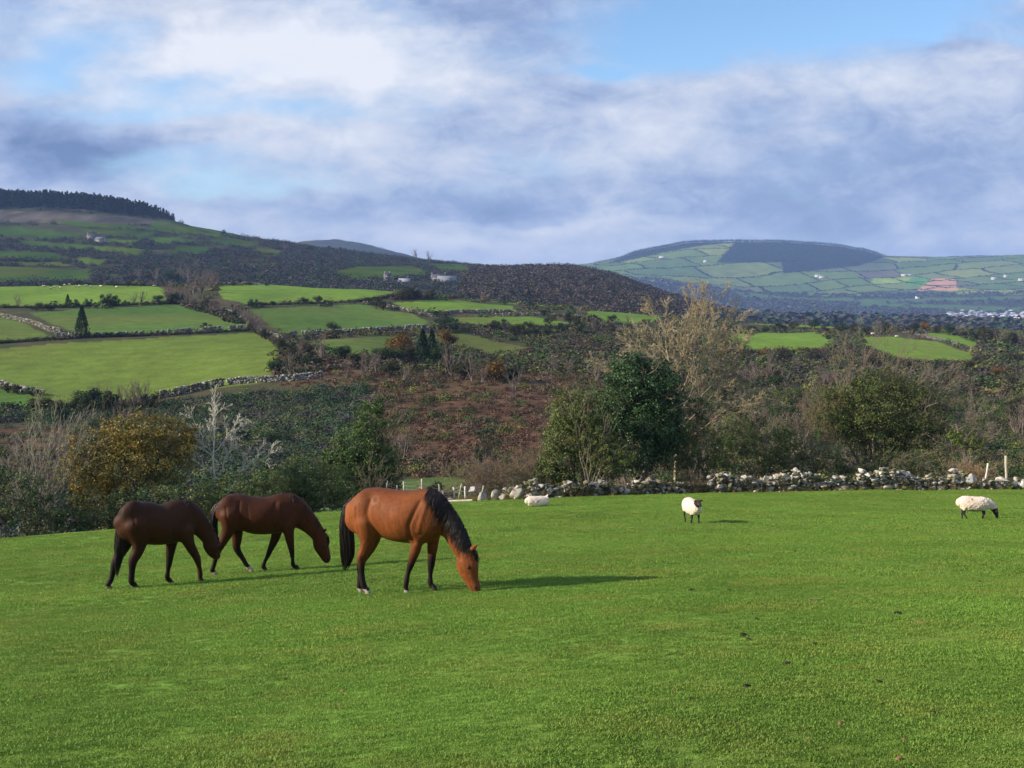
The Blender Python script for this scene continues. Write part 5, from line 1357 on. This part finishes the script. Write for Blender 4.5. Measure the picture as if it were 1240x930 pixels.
def near_wall(px0, px1, hfun, label, off=-1.2, step=0.24):
    P, S = [], []; px = px0
    while px < px1:
        d = ed(px, off); p = at(px, d); hgt = hfun(px)
        lay = 0.0
        while lay < hgt:
            for row in (-.16, .16):
                s = rng.uniform(.10, .27) * (1.1 - .3 * lay / max(hgt, .1)); 
                P.append((p.x + rng.normal() * .08, d + row + rng.normal() * .05 * (1 + lay), p.z + lay + s * .5)); S.append((s * rng.uniform(.9, 1.5), s * rng.uniform(.8, 1.2), s * rng.uniform(.65, 1.0)))
            lay += rng.uniform(.13, .20)
        px += step * F / d * rng.uniform(.7, 1.2)
    # fallen stones at the foot
    for _ in range(int((px1 - px0) / 9)):
        q = rng.uniform(px0, px1); d = ed(q, off - rng.uniform(.4, .9)); p = at(q, d); s = rng.uniform(.05, .13); P.append((p.x, d, p.z + s * .3)); S.append((s * 1.3, s, s * .7))
    return stones(np.array(P), np.array(S), 'stone_wall', label, 'stone wall')
near_wall(612, 690, lambda q: .58 + .2 * math.sin(q * .11), 'low broken dry-stone wall behind the lying sheep')
near_wall(690, 832, lambda q: .52 + .16 * math.sin(q * .09), 'mossy dry-stone wall in front of the holly')
near_wall(862, 1172, lambda q: .80 + .20 * math.sin(q * .06) + .1 * math.sin(q * .23), 'pale dry-stone wall under the wind-bent tree')
near_wall(1188, 1262, lambda q: .36 + .12 * math.sin(q * .2), 'low end of the dry-stone wall at the right edge')
def boulder(px, py, w, h, dp, seed, label, tilt=(0, 0, 0), off=-1.6, cuts=9, colr=(.31, .29, .25), lift=0.0, name='boulder'):
    d = ed(px, off); s = F / d; V, Fq = rock(seed, ICO2, cuts)
    V = V * np.array([w / 2 / s, dp / 2, h / 2 / s]) * 1.08
    R = np.array(Matrix.Rotation(tilt[0], 3, 'X') @ Matrix.Rotation(tilt[1], 3, 'Y') @ Matrix.Rotation(tilt[2], 3, 'Z')); V = V @ R.T
    z = (HY - py) / F * d; g = h1((px - CX) / F * d, d)
    base = g + lift; V[:, 2] -= V[:, 2].min(); V[:, 2] -= .04
    n = _hash_noise(V[:, 0] * 3, V[:, 2] * 3 + V[:, 1], .35)
    o = mk(name, V, Fq, M_STONE, col=np.array([colr]) * (1 + .2 * n[:, None]), loc=((px - CX) / F * d, d, base)); return tag(o, label, 'boulder', 'big stones of the field wall')
# ivy, moss and dead stems grown over the wall
n = 470; px = np.concatenate([rng.uniform(612, 872, 310), rng.uniform(872, 1262, 160)]); d = np.interp(px, EDGE_PX, EDGE_D) - 1.2 + rng.normal(size=n) * .28; X = (px - CX) / F * d; Z = H(X, d) + rng.uniform(0, .5, n)
clumps('wall_ivy', 'brambles, moss and ivy grown over the dry-stone wall', px, d, X, Z, rng.uniform(.12, .34, n), .8, [(.07, .08, .025), (.10, .085, .045), (.05, .07, .02), (.14, .11, .06)], 50, .16, mat=M_LEAF)
boulder(546, 603, 15, 9, .6, 31, 'rounded low stone behind the white posts')
boulder(573, 594, 14, 9, .5, 32, 'grey slab leaning on the pale boulder', (0, -.5, .2), off=-.6, lift=.45, colr=(.40, .40, .41))
boulder(584, 600, 19, 14, .7, 33, 'large pale angular boulder at the end of the wire fence', (0, .15, .4), off=-1.4)
boulder(600, 600, 10, 14, .45, 34, 'upright pointed stone right of the large pale boulder', (0, .2, 0))
boulder(607, 602, 12, 10, .5, 35, 'small blocky stone between the pointed stone and the broken wall')
boulder(624, 598, 24, 16, .7, 36, 'broad tilted slab capping the broken wall', (0, -.35, .2), off=-1.5)
boulder(646, 595, 15, 16, .6, 37, 'squarish standing stone left of the holly wall', (0, .1, .3), off=-1.2)
boulder(1176, 586, 24, 12, .6, 38, 'large pale slab tilted on the wall above the grazing sheep', (.1, -.5, .1), off=-1.5, lift=.32, colr=(.42, .42, .43))
boulder(1197, 588, 11, 8, .45, 39, 'small pale stone between the tilted slab and the flat capstone', off=-1.5, lift=.25)
boulder(1216, 584, 20, 8, .7, 40, 'long flat capstone below the upright fence post', (0, .05, 0), off=-1.5, lift=.38, colr=(.46, .45, .40))
boulder(1240, 588, 12, 12, .5, 41, 'pointed stone at the right end of the wall', (0, .3, .4), off=-1.5, lift=.1, colr=(.55, .53, .5))

def post(px0, py0, px1, py1, d, r, colr, parent, org, name='post'):
    """py0 top, py1 foot"""
    p0 = pxp(px1, py1, d); p1 = pxp(px0, py0, d)
    gz = h1(p0[0], d) - .12; p0[2] = min(p0[2], gz)
    t = np.linspace(0, 1, 5)[:, None]; P = p0 * (1 - t) + p1 * t + rng.normal(size=(5, 3)) * .006
    V, Fq = tubes([(P - org, np.full(5, r))], 7)
    top = np.arange(4 * 7, 5 * 7); V = np.vstack([V, V[top].mean(0) + [0, 0, .01]])
    Ft = np.stack([top, np.roll(top, -1), np.full(7, len(V) - 1)], 1)
    return mk(name, V, [Fq, Ft], M_WOOD, parent, col=np.tile(np.array([colr]), (len(V), 1)))
dF = ed(560, -.6)
org = np.array(at(545, dF)); fe = empty('wire_fence', tuple(org)); tag(fe, 'rickety wire fence on leaning pale posts behind the nearest horse', 'fence')
c3 = lambda x, y: (400 + x / 5.81, 575 + y / 5.81)
PS = [((515,48),(528,120),.04,(.55,.52,.46)), ((645,28),(652,120),.045,(.45,.42,.34)), ((766,66),(772,150),.04,(.42,.38,.3)), ((791,114),(794,165),.04,(.66,.64,.6)), ((868,88),(875,178),.042,(.64,.62,.58)),
      ((925,60),(893,152),.03,(.45,.42,.3)), ((948,82),(950,178),.042,(.7,.68,.65)), ((1078,78),(1058,130),.03,(.6,.58,.5)), ((468,74),(470,125),.035,(.5,.47,.4)), ((402,42),(368,88),.025,(.6,.57,.5))]
tops = []
for a, b_, r, colr in PS:
    A, B = c3(*a), c3(*b_); off = rng.normal() * .15
    post(A[0], A[1], B[0], B[1], dF + off, r, colr, fe, org); tops.append((A, B, dF + off))
tops.sort(key=lambda t: t[0][0]); wires = []
for k in (0.1, 0.4, 0.7):
    pts = [pxp(A[0] * (1 - k) + B[0] * k, A[1] * (1 - k) + B[1] * k, dd) - org for A, B, dd in tops]
    Pp = []
    for i in range(len(pts) - 1):
        for t in np.linspace(0, 1, 5)[:-1]: Pp.append(pts[i] * (1 - t) + pts[i + 1] * t - np.array([0, 0, .06 * math.sin(math.pi * t)]))
    Pp.append(pts[-1]); wires.append((np.array(Pp), np.full(len(Pp), .007)))
V, Fq = tubes(wires, 4); mk('wire', V, Fq, M_WIRE, fe)
P, R = limb(pxp(541, 607.5, dF - 1.6), pxp(572, 606, dF - 1.6), .075, .06, 7, .01); P[:, 2] = [h1(a[0], a[1]) + .05 for a in P]
o_ = P[0].copy(); V, Fq = tubes([(P - o_, R)], 8); tag(mk('fallen_log', V, Fq, M_WOOD, col=np.tile([[.62, .55, .42]], (len(V), 1)), loc=tuple(o_)), 'pale fallen log at the foot of the wire fence', 'log')
for (a, b_, r, lab) in (((1196.5, 561), (1191, 588), .05, 'pale leaning post stump by the tilted slab'), ((1218, 552), (1219, 590), .075, 'upright weathered fence post at the right end of the wall')):
    d = ed(1210, -.7); q = np.array(at(b_[0], d)); fp = post(a[0], a[1], b_[0], b_[1], d, r, (.42, .38, .28) if r > .06 else (.62, .58, .55), None, q, 'fence_post'); fp.location = tuple(q); tag(fp, lab, 'post')

# walls round the hillside fields
def field_wall(pts, dmin, h, label, dens=1.0, dim=1.0, pal=STONEPAL, w=.35):
    pts = np.array(pts, float); W = []
    for i in range(len(pts) - 1):
        n = max(2, int(np.hypot(*(pts[i + 1] - pts[i])) / 4))
        for t in np.linspace(0, 1, n, endpoint=False):
            q = pts[i] * (1 - t) + pts[i + 1] * t; d = hit(q[0], q[1], dmin); W.append(((q[0] - CX) / F * d, d))
    W = np.array(W); k = np.ones(5) / 5
    if len(W) > 8: W[:, 1] = np.convolve(np.pad(W[:, 1], 6, mode='edge'), np.ones(13) / 13, 'valid')
    P, S = [], []
    seg = np.linalg.norm(np.diff(W, axis=0), axis=1); cum = np.concatenate([[0], np.cumsum(seg)]); Lt = cum[-1]
    n = int(min(3000, Lt / .30 * dens)); ss = np.sort(rng.uniform(0, Lt, n)); xs = np.interp(ss, cum, W[:, 0]); ys = np.interp(ss, cum, W[:, 1]); zs = H(xs, ys)
    nl = max(2, int(h / .30))
    for lay in np.arange(nl) / nl:
        s = rng.uniform(.22, .42, n)
        P.append(np.stack([xs + rng.normal(size=n) * .12, ys + rng.normal(size=n) * .12, zs + lay * h + s * .3], 1)); S.append(np.stack([s * 1.3, s * w / .35, s * .8], 1))
    return stones(np.vstack(P), np.vstack(S), 'field_wall', label, 'stone wall', pal=pal, dim=dim * .72, RK=ROCKS_S)
GREY = np.array([(0.30,0.29,0.28), (0.36,0.35,0.33), (0.22,0.21,0.18), (0.42,0.41,0.39), (0.16,0.16,0.12)])
field_wall([(190,484),(215,479),(240,473),(275,466)], 130, 1.5, 'long grey wall curving below the big field, left part', 1.6)
field_wall([(275,466),(300,464),(340,463),(395,457)], 130, 1.3, 'grey wall below the big field, right part', 1.6, pal=GREY)
field_wall([(4,377),(20,386),(40,397),(66,408)], 240, 1.4, 'pale tumbled wall running down left of the lone conifer', 1.1)
field_wall([(66,408),(110,409),(180,406)], 240, 1.3, 'wall along the top of the big field, left part', .9, pal=GREY)
field_wall([(180,406),(240,402),(300,398),(318,399)], 240, 1.3, 'wall along the top of the big field, right part', .9, pal=GREY)
field_wall([(262,372),(285,385),(300,393),(318,402),(335,420)], 220, 1.3, 'pale wall with bushes running down beside the big field', 1.0)
field_wall([(345,407),(400,405),(470,400),(527,397)], 220, 1.3, 'grey wall below the middle field', 1.0, pal=GREY)
field_wall([(440,367),(480,374),(510,381),(527,388)], 260, 1.2, 'pale wall slanting down beside the middle field', 1.0)
field_wall([(505,381),(560,379),(622,377)], 280, 1.2, 'straight grey wall below the upper right field', 1.0, pal=GREY)
field_wall([(262,346),(340,344),(400,344)], 400, 1.3, 'grey wall on the crest behind the upper field', .8, pal=GREY)
field_wall([(600,384),(640,381),(715,386)], 280, 1.2, 'pale wall in the bushy fields left of the bare tree', .8)
field_wall([(40,484),(34,476),(20,468),(0,466)], 130, 1.2, 'small pale wall at the left below the big field', 1.0)
field_wall([(1105,406),(1130,411),(1170,420)], 260, 1.2, 'brown wall between the two right hand fields', .8, pal=GREY * .8)
field_wall([(700,372),(740,370),(780,374)], 320, 1.2, 'grey wall above the field left of the bare tree', .8, pal=GREY)

# ------------------------------------------------------------------ farmhouses, sheds, the village, masts
M_WALL = vmat('painted_wall', rough=0.9, spec=0.1, nscale=1.0, namp=0.06); M_ROOF = vmat('slate_roof', rough=0.7, spec=0.2, nscale=1.0, namp=0.2); M_GLASS = vmat('dark_window', base=(.03, .035, .045), rough=0.2, spec=0.5, nscale=1, namp=.1)
def house(px, py, dmin, w, h, dp, rz, wallc, roofc, label, name='farmhouse', cat='house', detail=True, group=None, d=None):
    d = d or hit(px, py, dmin); p = at(px, d, -.2); e = empty(name, p, rz); tag(e, label, cat, group)
    x, y = w / 2, dp / 2; rh = dp * .38
    V = np.array([(-x,-y,0),(x,-y,0),(x,y,0),(-x,y,0),(-x,-y,h),(x,-y,h),(x,y,h),(-x,y,h),(-x,0,h+rh),(x,0,h+rh)], float)
    mk('wall', V, [np.array([(0,1,5,4),(2,3,7,6),(1,2,6,5),(3,0,4,7)]), np.array([(5,6,9),(7,4,8)])], M_WALL, e, col=np.tile([wallc], (10, 1)))
    o = .25; t = .18; k = rh / y
    RV = []; 
    for s_ in (-1, 1):
        RV += [(-x-o, s_*(y+o), h-o*k+.02), (x+o, s_*(y+o), h-o*k+.02), (x+o, 0, h+rh+.02), (-x-o, 0, h+rh+.02)]
    RV = np.array(RV, float); RV = np.vstack([RV, RV + [0, 0, t]])
    Fr = [(8,9,10,11),(13,12,15,14),(0,3,2,1),(4,5,6,7),(0,1,9,8),(5,4,12,13),(0,8,11,3),(1,2,10,9),(4,7,15,12),(5,13,14,6)]
    roof = mk('roof', RV, np.array(Fr), M_ROOF, e, col=np.tile([roofc], (16, 1)))
    if detail:
        def boxm(nm, c, s, m, par, colr):
            c = np.array(c); s = np.array(s) / 2; Vb = np.array([(a, b, q) for q in (-1, 1) for a, b in ((-1,-1),(1,-1),(1,1),(-1,1))]) * s + c
            return mk(nm, Vb, np.array([(3,2,1,0),(4,5,6,7),(0,1,5,4),(1,2,6,5),(2,3,7,6),(3,0,4,7)]), m, par, col=np.tile([colr], (8, 1)))
        for sx in (-1, 1): boxm('chimney', (sx * (x - .5), 0, h + rh + .5), (.7, .9, 1.4), M_WALL, roof, wallc)
        for i in range(3): boxm('window', (-x + w * (i + .7) / 3.4, -y - .02, h * .55), (1.0, .08, 1.2), M_GLASS, e, (.05, .05, .06))
        boxm('door', (w * .12, -y - .02, 1.15), (.95, .06, 2.1), M_ROOF, e, (.12, .05, .04))
    return e
SL = (.085, .09, .105)
house(531, 341, 640, 11, 3.2, 7, .2, (.30, .30, .29), SL, 'white gabled farmhouse on the slope above the upper fields', 'farmhouse')
house(541, 343, 660, 14, 2.2, 9, .1, (.20, .22, .24), (.20, .22, .26), 'long grey roofed barn beside the white farmhouse', 'barn', 'barn', False)
house(490, 345, 640, 8, 2.2, 6, -.2, (.36, .37, .40), (.26, .28, .33), 'small grey shed left of the white farmhouse', 'shed', 'shed', False)
house(469, 340, 640, 4.5, 4.0, 4.5, .3, (.32, .32, .31), SL, 'tall narrow white cottage left of the grey shed', 'cottage')
house(113, 290, 900, 12, 3.4, 7, .5, (.28, .28, .29), (.10, .11, .13), 'white farmhouse among trees high on the left hill', 'farmhouse')
house(122, 293, 900, 10, 2.4, 7, -.3, (.33, .33, .34), (.09, .10, .12), 'pale outbuilding right of the hilltop farmhouse', 'outbuilding', 'barn', False)
house(1004, 384, 1500, 14, 6.5, 8, .3, (.72, .72, .74), SL, 'isolated white house on the valley floor', 'farmhouse', 'house', True, d=2100)
house(1077, 384, 1500, 10, 5, 7, -.3, (.68, .68, .72), SL, 'small white house right of the isolated valley house', 'cottage', 'house', False, d=2200)
house(957, 364, 2600, 12, 5, 7, .3, (.7, .7, .74), SL, 'small white cottage far left on the valley floor', 'cottage', 'house', False, d=3600)
house(1111, 357, 3000, 14, 6, 9, .3, (.7, .7, .74), SL, 'white cottage in the valley woods under the ploughed field', 'cottage', 'house', False, d=4050)
for i, (x, y, w) in enumerate(((1095, 335.5, 24), (1101, 335, 18), (997, 337, 34), (990, 336, 22), (802, 313, 26), (855, 318, 20), (1204, 339, 24), (1238, 340, 30), (1218, 336, 16))):
    house(x, y, 4200, w, 6, 10, rng.uniform(-.4, .4), (.55, .53, .46), (.5, .48, .42) if i < 2 else (.35, .37, .4), 'tiny pale farm building among the far hill fields', 'farmstead', 'house', False, 'farm buildings on the far hill')
vr = np.random.default_rng(11); cnt = 0
for i in range(110):
    x = vr.uniform(1148, 1262); d = vr.uniform(2500, 3500); Xq = (x - CX) / F * d
    k_ = vr.uniform(.8, 1.5); wc = [(.25, .25, .28), (.17, .165, .17), (.14, .13, .13), (.22, .19, .15)][vr.integers(0, 4)]; rc = [(.20, .22, .28), (.30, .32, .38), (.42, .44, .5)][vr.integers(0, 3)]
    house(x, 0, 0, 11 * k_, 5.5, 8, vr.uniform(-.8, .8), wc, rc, 'distant village house with pale walls on the valley floor', 'village_house', 'house', False, 'houses of the distant village', d=d)
house(1241, 402, 1500, 34, 7, 20, .1, (.5, .5, .53), (.45, .47, .52), 'large white roofed shed at the right edge of the valley', 'warehouse', 'shed', False, d=2050)
M_STEEL = vmat('mast_steel', base=(.28, .29, .31), rough=.5, nscale=1, namp=.05)
for i, (x, h, lab) in enumerate(((899.5, 26, 'left slim radio mast on the far hilltop'), (907.5, 22, 'middle radio mast on the far hilltop'), (914, 25, 'right radio mast on the far hilltop'))):
    d = 5420; p = at(x, d, 0); e = empty('radio_mast', p); tag(e, lab, 'mast')
    a = [(np.array([[sx * 1.6, sy * 1.6, 0], [sx * .5, sy * .5, h]]), np.array([.35, .28])) for sx, sy in ((-1, -1), (1, -1), (0, 1))]
    V, Fq = tubes(a, 4); mk('tower', V, Fq, M_STEEL, e)
    a = [(np.array([[-1.6 * (1 - .68 * t), -1.6 * (1 - .68 * t), h * t], [1.6 * (1 - .68 * (t + .12)), -1.6 * (1 - .68 * (t + .12)), h * min(1, t + .12)]]), np.array([.15, .15])) for t in np.linspace(0, .86, 8)]
    V, Fq = tubes(a, 3); mk('bracing', V, Fq, M_STEEL, e)
    V, Fq = tubes([(np.array([[-.3, -1.4, h * q], [-.3, -2.0, h * q]]), np.array([1.2, 1.2])) for q in (.72, .88)], 8); mk('aerial', V, Fq, M_STEEL, e)

# tiny animals far off
far_sheep = None
FS = [(53,348),(62,350.5),(73,350),(78,346.5),(84,346),(92,348),(96,347.5),(104,347),(110,348.5),(122,348),(141,349),(155,347),(187,347.5),(66,349)]
for i, (x, y) in enumerate(FS):
    d = hit(x, y, 400)
    if far_sheep is None:
        far_sheep = sheep(x, y, .3, 'graze', 'white sheep grazing in the topmost left field far away', 1.25, dist=d, group='sheep in the far field')
    else:
        rep(far_sheep, at(x, d), rng.uniform(0, 6.28), 1.25, 'white sheep grazing in the topmost left field far away', 'sheep in the far field')
d = hit(1057, 406.5, 260); rep(far_sheep, at(1057, d), .2, 1.7, 'single white sheep in the right hand field across the valley', 'sheep in the right field')
d = hit(1084, 409.5, 260); q = rep(far_sheep, at(1086, d), .2, 1.5, 'second pale sheep near the brown wall of the right field', 'sheep in the right field')
# ------------------------------------------------------------------ the turf itself
def tuft(seed, n, h, spread):
    r = np.random.default_rng(seed); a = r.uniform(0, 6.28, n); rr = spread * np.sqrt(r.uniform(0, 1, n))
    B = np.stack([rr * np.cos(a), rr * np.sin(a), np.full(n, -.006)], 1)
    le = r.uniform(.45, 1.0, n) * h; az = r.uniform(0, 6.28, n); ln = r.uniform(.25, 1.1, n)
    D = np.stack([np.cos(az) * ln, np.sin(az) * ln, np.ones(n)], 1); D /= np.linalg.norm(D, axis=1, keepdims=True)
    S = np.stack([-np.sin(az), np.cos(az), np.zeros(n)], 1) * r.uniform(.0022, .0042, n)[:, None]
    M = B + D * le[:, None] * .55; Tp = B + D * le[:, None]; Tp[:, 2] -= le * .18 * ln
    V = np.stack([B - S, B + S, M + S * .8, M - S * .8, Tp], 1).reshape(-1, 3)
    i = np.arange(n)[:, None] * 5
    return V, np.hstack([i, i + 1, i + 2, i + 3]), np.hstack([i + 3, i + 2, i + 4]), np.repeat(r.uniform(.78, 1.25, n), 5)
M_GRASS, nt = new_mat('grass_blades')
out = N(nt, 'ShaderNodeOutputMaterial'); p = N(nt, 'ShaderNodeBsdfPrincipled'); at_ = N(nt, 'ShaderNodeAttribute', attribute_name='col').outputs['Color']
geo = N(nt, 'ShaderNodeNewGeometry').outputs['Position']; oi = N(nt, 'ShaderNodeObjectInfo').outputs['Random']
yv = mrange(nt, noise(nt, geo, 0.9, 5, 0.65), 0.48, 0.68, 0.0, 0.6); yv2 = math_(nt, 'ADD', yv, mrange(nt, oi, 0.9, 1.0, 0.0, 0.35), clamp=True)
gv = mrange(nt, noise(nt, geo, 0.25, 3, 0.5), 0.3, 0.7, 0.78, 1.16)
cb = N(nt, 'ShaderNodeCombineXYZ'); gm = math_(nt, 'MULTIPLY', gv, mrange(nt, oi, 0, 1, .9, 1.1))
for i in range(3): L(nt, gm, cb.inputs[i])
cc = mixc(nt, 1.0, at_, cb.outputs[0], 'MULTIPLY'); cc = mixc(nt, yv2, cc, (0.27, 0.29, 0.06))
L(nt, cc, p.inputs['Base Color']); p.inputs['Roughness'].default_value = 0.6; p.inputs['Specular IOR Level'].default_value = 0.2
t = N(nt, 'ShaderNodeBsdfTranslucent'); L(nt, cc, t.inputs[0]); mx = N(nt, 'ShaderNodeMixShader'); mx.inputs[0].default_value = .3
L(nt, p.outputs[0], mx.inputs[1]); L(nt, t.outputs[0], mx.inputs[2]); L(nt, mx.outputs[0], out.inputs[0])
tufts = bpy.data.collections.new('turf_tufts')
GB = np.array([0.148, 0.268, 0.038])
for k in range(5):
    V, F4, F3, cv = tuft(300 + k, 120, (.016, .020, .024, .018, .036)[k], (.10, .11, .12, .10, .07)[k])
    o = mk('tuft', V, [F4, F3], M_GRASS, col=GB[None] * cv[:, None], linkit=False); tufts.objects.link(o)
P, S = [], []
def zone(d0, d1, dens, sc):
    u0, u1 = -.50, .50
    area = (u1 - u0) * (d1 ** 2 - d0 ** 2) / 2; n = int(area * dens)
    d = np.sqrt(rng.uniform(d0 ** 2, d1 ** 2, n)); u = rng.uniform(u0, u1, n); X = u * d
    px = CX + F * u; m = d < np.interp(px, EDGE_PX, EDGE_D) - .1; d, X, u = d[m], X[m], u[m]; Z = H(X, d)
    P.append(np.stack([X, d, Z], 1)); cl = 1 + .22 * fbm(X, d, .9, 2)
    S.append(sc * rng.uniform(.75, 1.25, len(X)) * cl)
zone(4.8, 9, 260, .85); zone(9, 16, 165, .95); zone(16, 28, 62, 1.3); zone(28, 66, 24, 1.8)
P = np.vstack(P); S = np.concatenate(S); print('tufts', len(P))
me = bpy.data.meshes.new('grass'); me.vertices.add(len(P)); me.vertices.foreach_set('co', P.astype(np.float32).ravel())
a = me.attributes.new('ts', 'FLOAT', 'POINT'); a.data.foreach_set('value', S.astype(np.float32))
a = me.attributes.new('tr', 'FLOAT', 'POINT'); a.data.foreach_set('value', rng.uniform(0, 6.28, len(P)).astype(np.float32))
a = me.attributes.new('ti', 'INT', 'POINT'); a.data.foreach_set('value', np.where(rng.uniform(0, 1, len(P)) < .04, 4, rng.integers(0, 4, len(P))).astype(np.int32))
go = bpy.data.objects.new('grass', me); COL.objects.link(go); tag(go, 'short green turf covering the near pasture', kind='stuff')
ng = bpy.data.node_groups.new('turf', 'GeometryNodeTree'); ng.interface.new_socket('Geometry', in_out='INPUT', socket_type='NodeSocketGeometry'); ng.interface.new_socket('Geometry', in_out='OUTPUT', socket_type='NodeSocketGeometry')
gi, goo = ng.nodes.new('NodeGroupInput'), ng.nodes.new('NodeGroupOutput')
ci = ng.nodes.new('GeometryNodeCollectionInfo'); ci.inputs['Collection'].default_value = tufts; ci.inputs['Separate Children'].default_value = True; ci.inputs['Reset Children'].default_value = True
ip = ng.nodes.new('GeometryNodeInstanceOnPoints'); ip.inputs['Pick Instance'].default_value = True
def nattr(name, typ):
    n = ng.nodes.new('GeometryNodeInputNamedAttribute'); n.data_type = typ; n.inputs['Name'].default_value = name; return n.outputs[0]
cx = ng.nodes.new('ShaderNodeCombineXYZ'); ng.links.new(nattr('tr', 'FLOAT'), cx.inputs[2])
ng.links.new(gi.outputs[0], ip.inputs['Points']); ng.links.new(ci.outputs[0], ip.inputs['Instance']); ng.links.new(nattr('ti', 'INT'), ip.inputs['Instance Index'])
ng.links.new(cx.outputs[0], ip.inputs['Rotation']); ng.links.new(nattr('ts', 'FLOAT'), ip.inputs['Scale']); ng.links.new(ip.outputs[0], goo.inputs[0])
md = go.modifiers.new('turf', 'NODES'); md.node_group = ng

# rough yellow grass along the wall foot and the hedge
def rough(seed):
    r = np.random.default_rng(seed); n = 26; a = r.uniform(0, 6.28, n); B = np.stack([.08 * np.cos(a), .08 * np.sin(a), np.zeros(n)], 1) * r.uniform(0, 1, (n, 1))
    D = np.stack([r.normal(size=n) * .35, r.normal(size=n) * .35, np.ones(n)], 1) * r.uniform(.12, .30, (n, 1)); S_ = rand_dirs(n, r) * .006; S_[:, 2] = 0
    V = np.stack([B - S_, B + S_, B + D], 1).reshape(-1, 3); i = np.arange(n)[:, None] * 3
    return V, np.hstack([i, i + 1, i + 2]), np.repeat(r.uniform(.7, 1.3, n), 3)
parts = []
for k in range(3):
    n = 700; px = rng.uniform(470, 1290, n); d = np.interp(px, EDGE_PX, EDGE_D) + rng.normal(size=n) * .5 - 1.5 + .6; X = (px - CX) / F * d
    V, Fq, cv = rough(500 + k); c = np.array([(.17, .14, .04), (.12, .13, .03), (.20, .15, .06)])[rng.integers(0, 3, n)]
    parts.append(batch((V, Fq), np.stack([X, d, H(X, d)], 1), rng.uniform(.5, 1.2, n), rng.uniform(0, 6.28, n), c, '', '', None, colvar=cv))
bulk('rough_grass', 'yellowish rough grass along the foot of the wall', M_LEAF, parts)

# droppings, leaves and little sticks lying on the turf
M_BIT = vmat('ground_bits', rough=.9, spec=.1, nscale=30, namp=.3)
def bit(px, py, s, colr, name, label, cat, group, flat=.5):
    d = hit(px, py); p = at(px, d, s * .15); V, Fq = rock(random.randrange(1000), ICO1, 8)
    o = mk(name, V * np.array([s, s * random.uniform(.4, .9), s * flat]) * .8, Fq, M_BIT, col=np.tile([colr], (len(V), 1)), loc=tuple(p)); o.rotation_euler = (0, 0, random.uniform(0, 6)); return tag(o, label, cat, group)
DK = (.025, .022, .014); TN = (.22, .145, .06)
g6 = lambda x, y: (800 + x / 2.818, 640 + y / 2.818)
for x, y, s in ((458,80,.07),(105,215,.06),(235,215,.05),(350,265,.06),(280,368,.07),(298,388,.05),(525,400,.07),(812,296,.08),(432,474,.07),(292,547,.07),(748,532,.06),(300,56,.06),(10,45,.06),(1090,184,.07),(180,278,.04),(332,312,.05),(685,168,.06),(515,506,.035),(940,640,.05),(1092,482,.035),(105,590,.045),(600,130,.05)):
    bit(*g6(x, y), s, DK, 'dung_clod', 'small dark clod of dung lying on the turf', 'dung', 'dark clods on the turf', .35)
for x, y, s in ((302,136,.06),(140,140,.06),(262,205,.05),(600,220,.05),(888,328,.06),(1068,456,.045),(838,451,.04),(1106,412,.045),(90,455,.035),(290,500,.03),(360,494,.03),(730,512,.025),(628,548,.03),(612,678,.05),(500,728,.035),(812,792,.05),(148,706,.03),(835,728,.04),(45,552,.03),(945,82,.05),(495,690,.03)):
    bit(*g6(x, y), s, TN, 'dead_leaf', 'small curled tan leaf lying on the turf', 'leaf', 'tan leaves on the turf', .3)
g7 = lambda x, y: (x / 2.818, 640 + y / 2.818)
for x, y, s in ((610,438,.035),(455,544,.03),(640,525,.035),(1165,565,.04),(1160,606,.035),(1172,240,.035),(905,218,.05),(895,258,.045),(1018,248,.04),(885,290,.03),(600,800,.025),(770,770,.025)):
    bit(*g7(x, y), s, TN, 'dead_leaf', 'small curled tan leaf lying on the turf', 'leaf', 'tan leaves on the turf', .3)
bit(451, 706.5, .045, DK, 'dung_clod', 'small dark clod of dung lying on the turf', 'dung', 'dark clods on the turf', .5)
d = hit(988, 729); p0 = np.array(at(981, d, .02)); p1 = np.array(at(995, d + .05, .02)); P, R = limb(p0, p1, .012, .006, 5, .06); V, Fq = tubes([(P - p0, R)], 5)
tag(mk('broken_stick', V, Fq, M_BIT, col=np.tile([(.5, .36, .22)], (len(V), 1)), loc=tuple(p0)), 'pale broken stick lying on the turf right of the horses', 'stick')
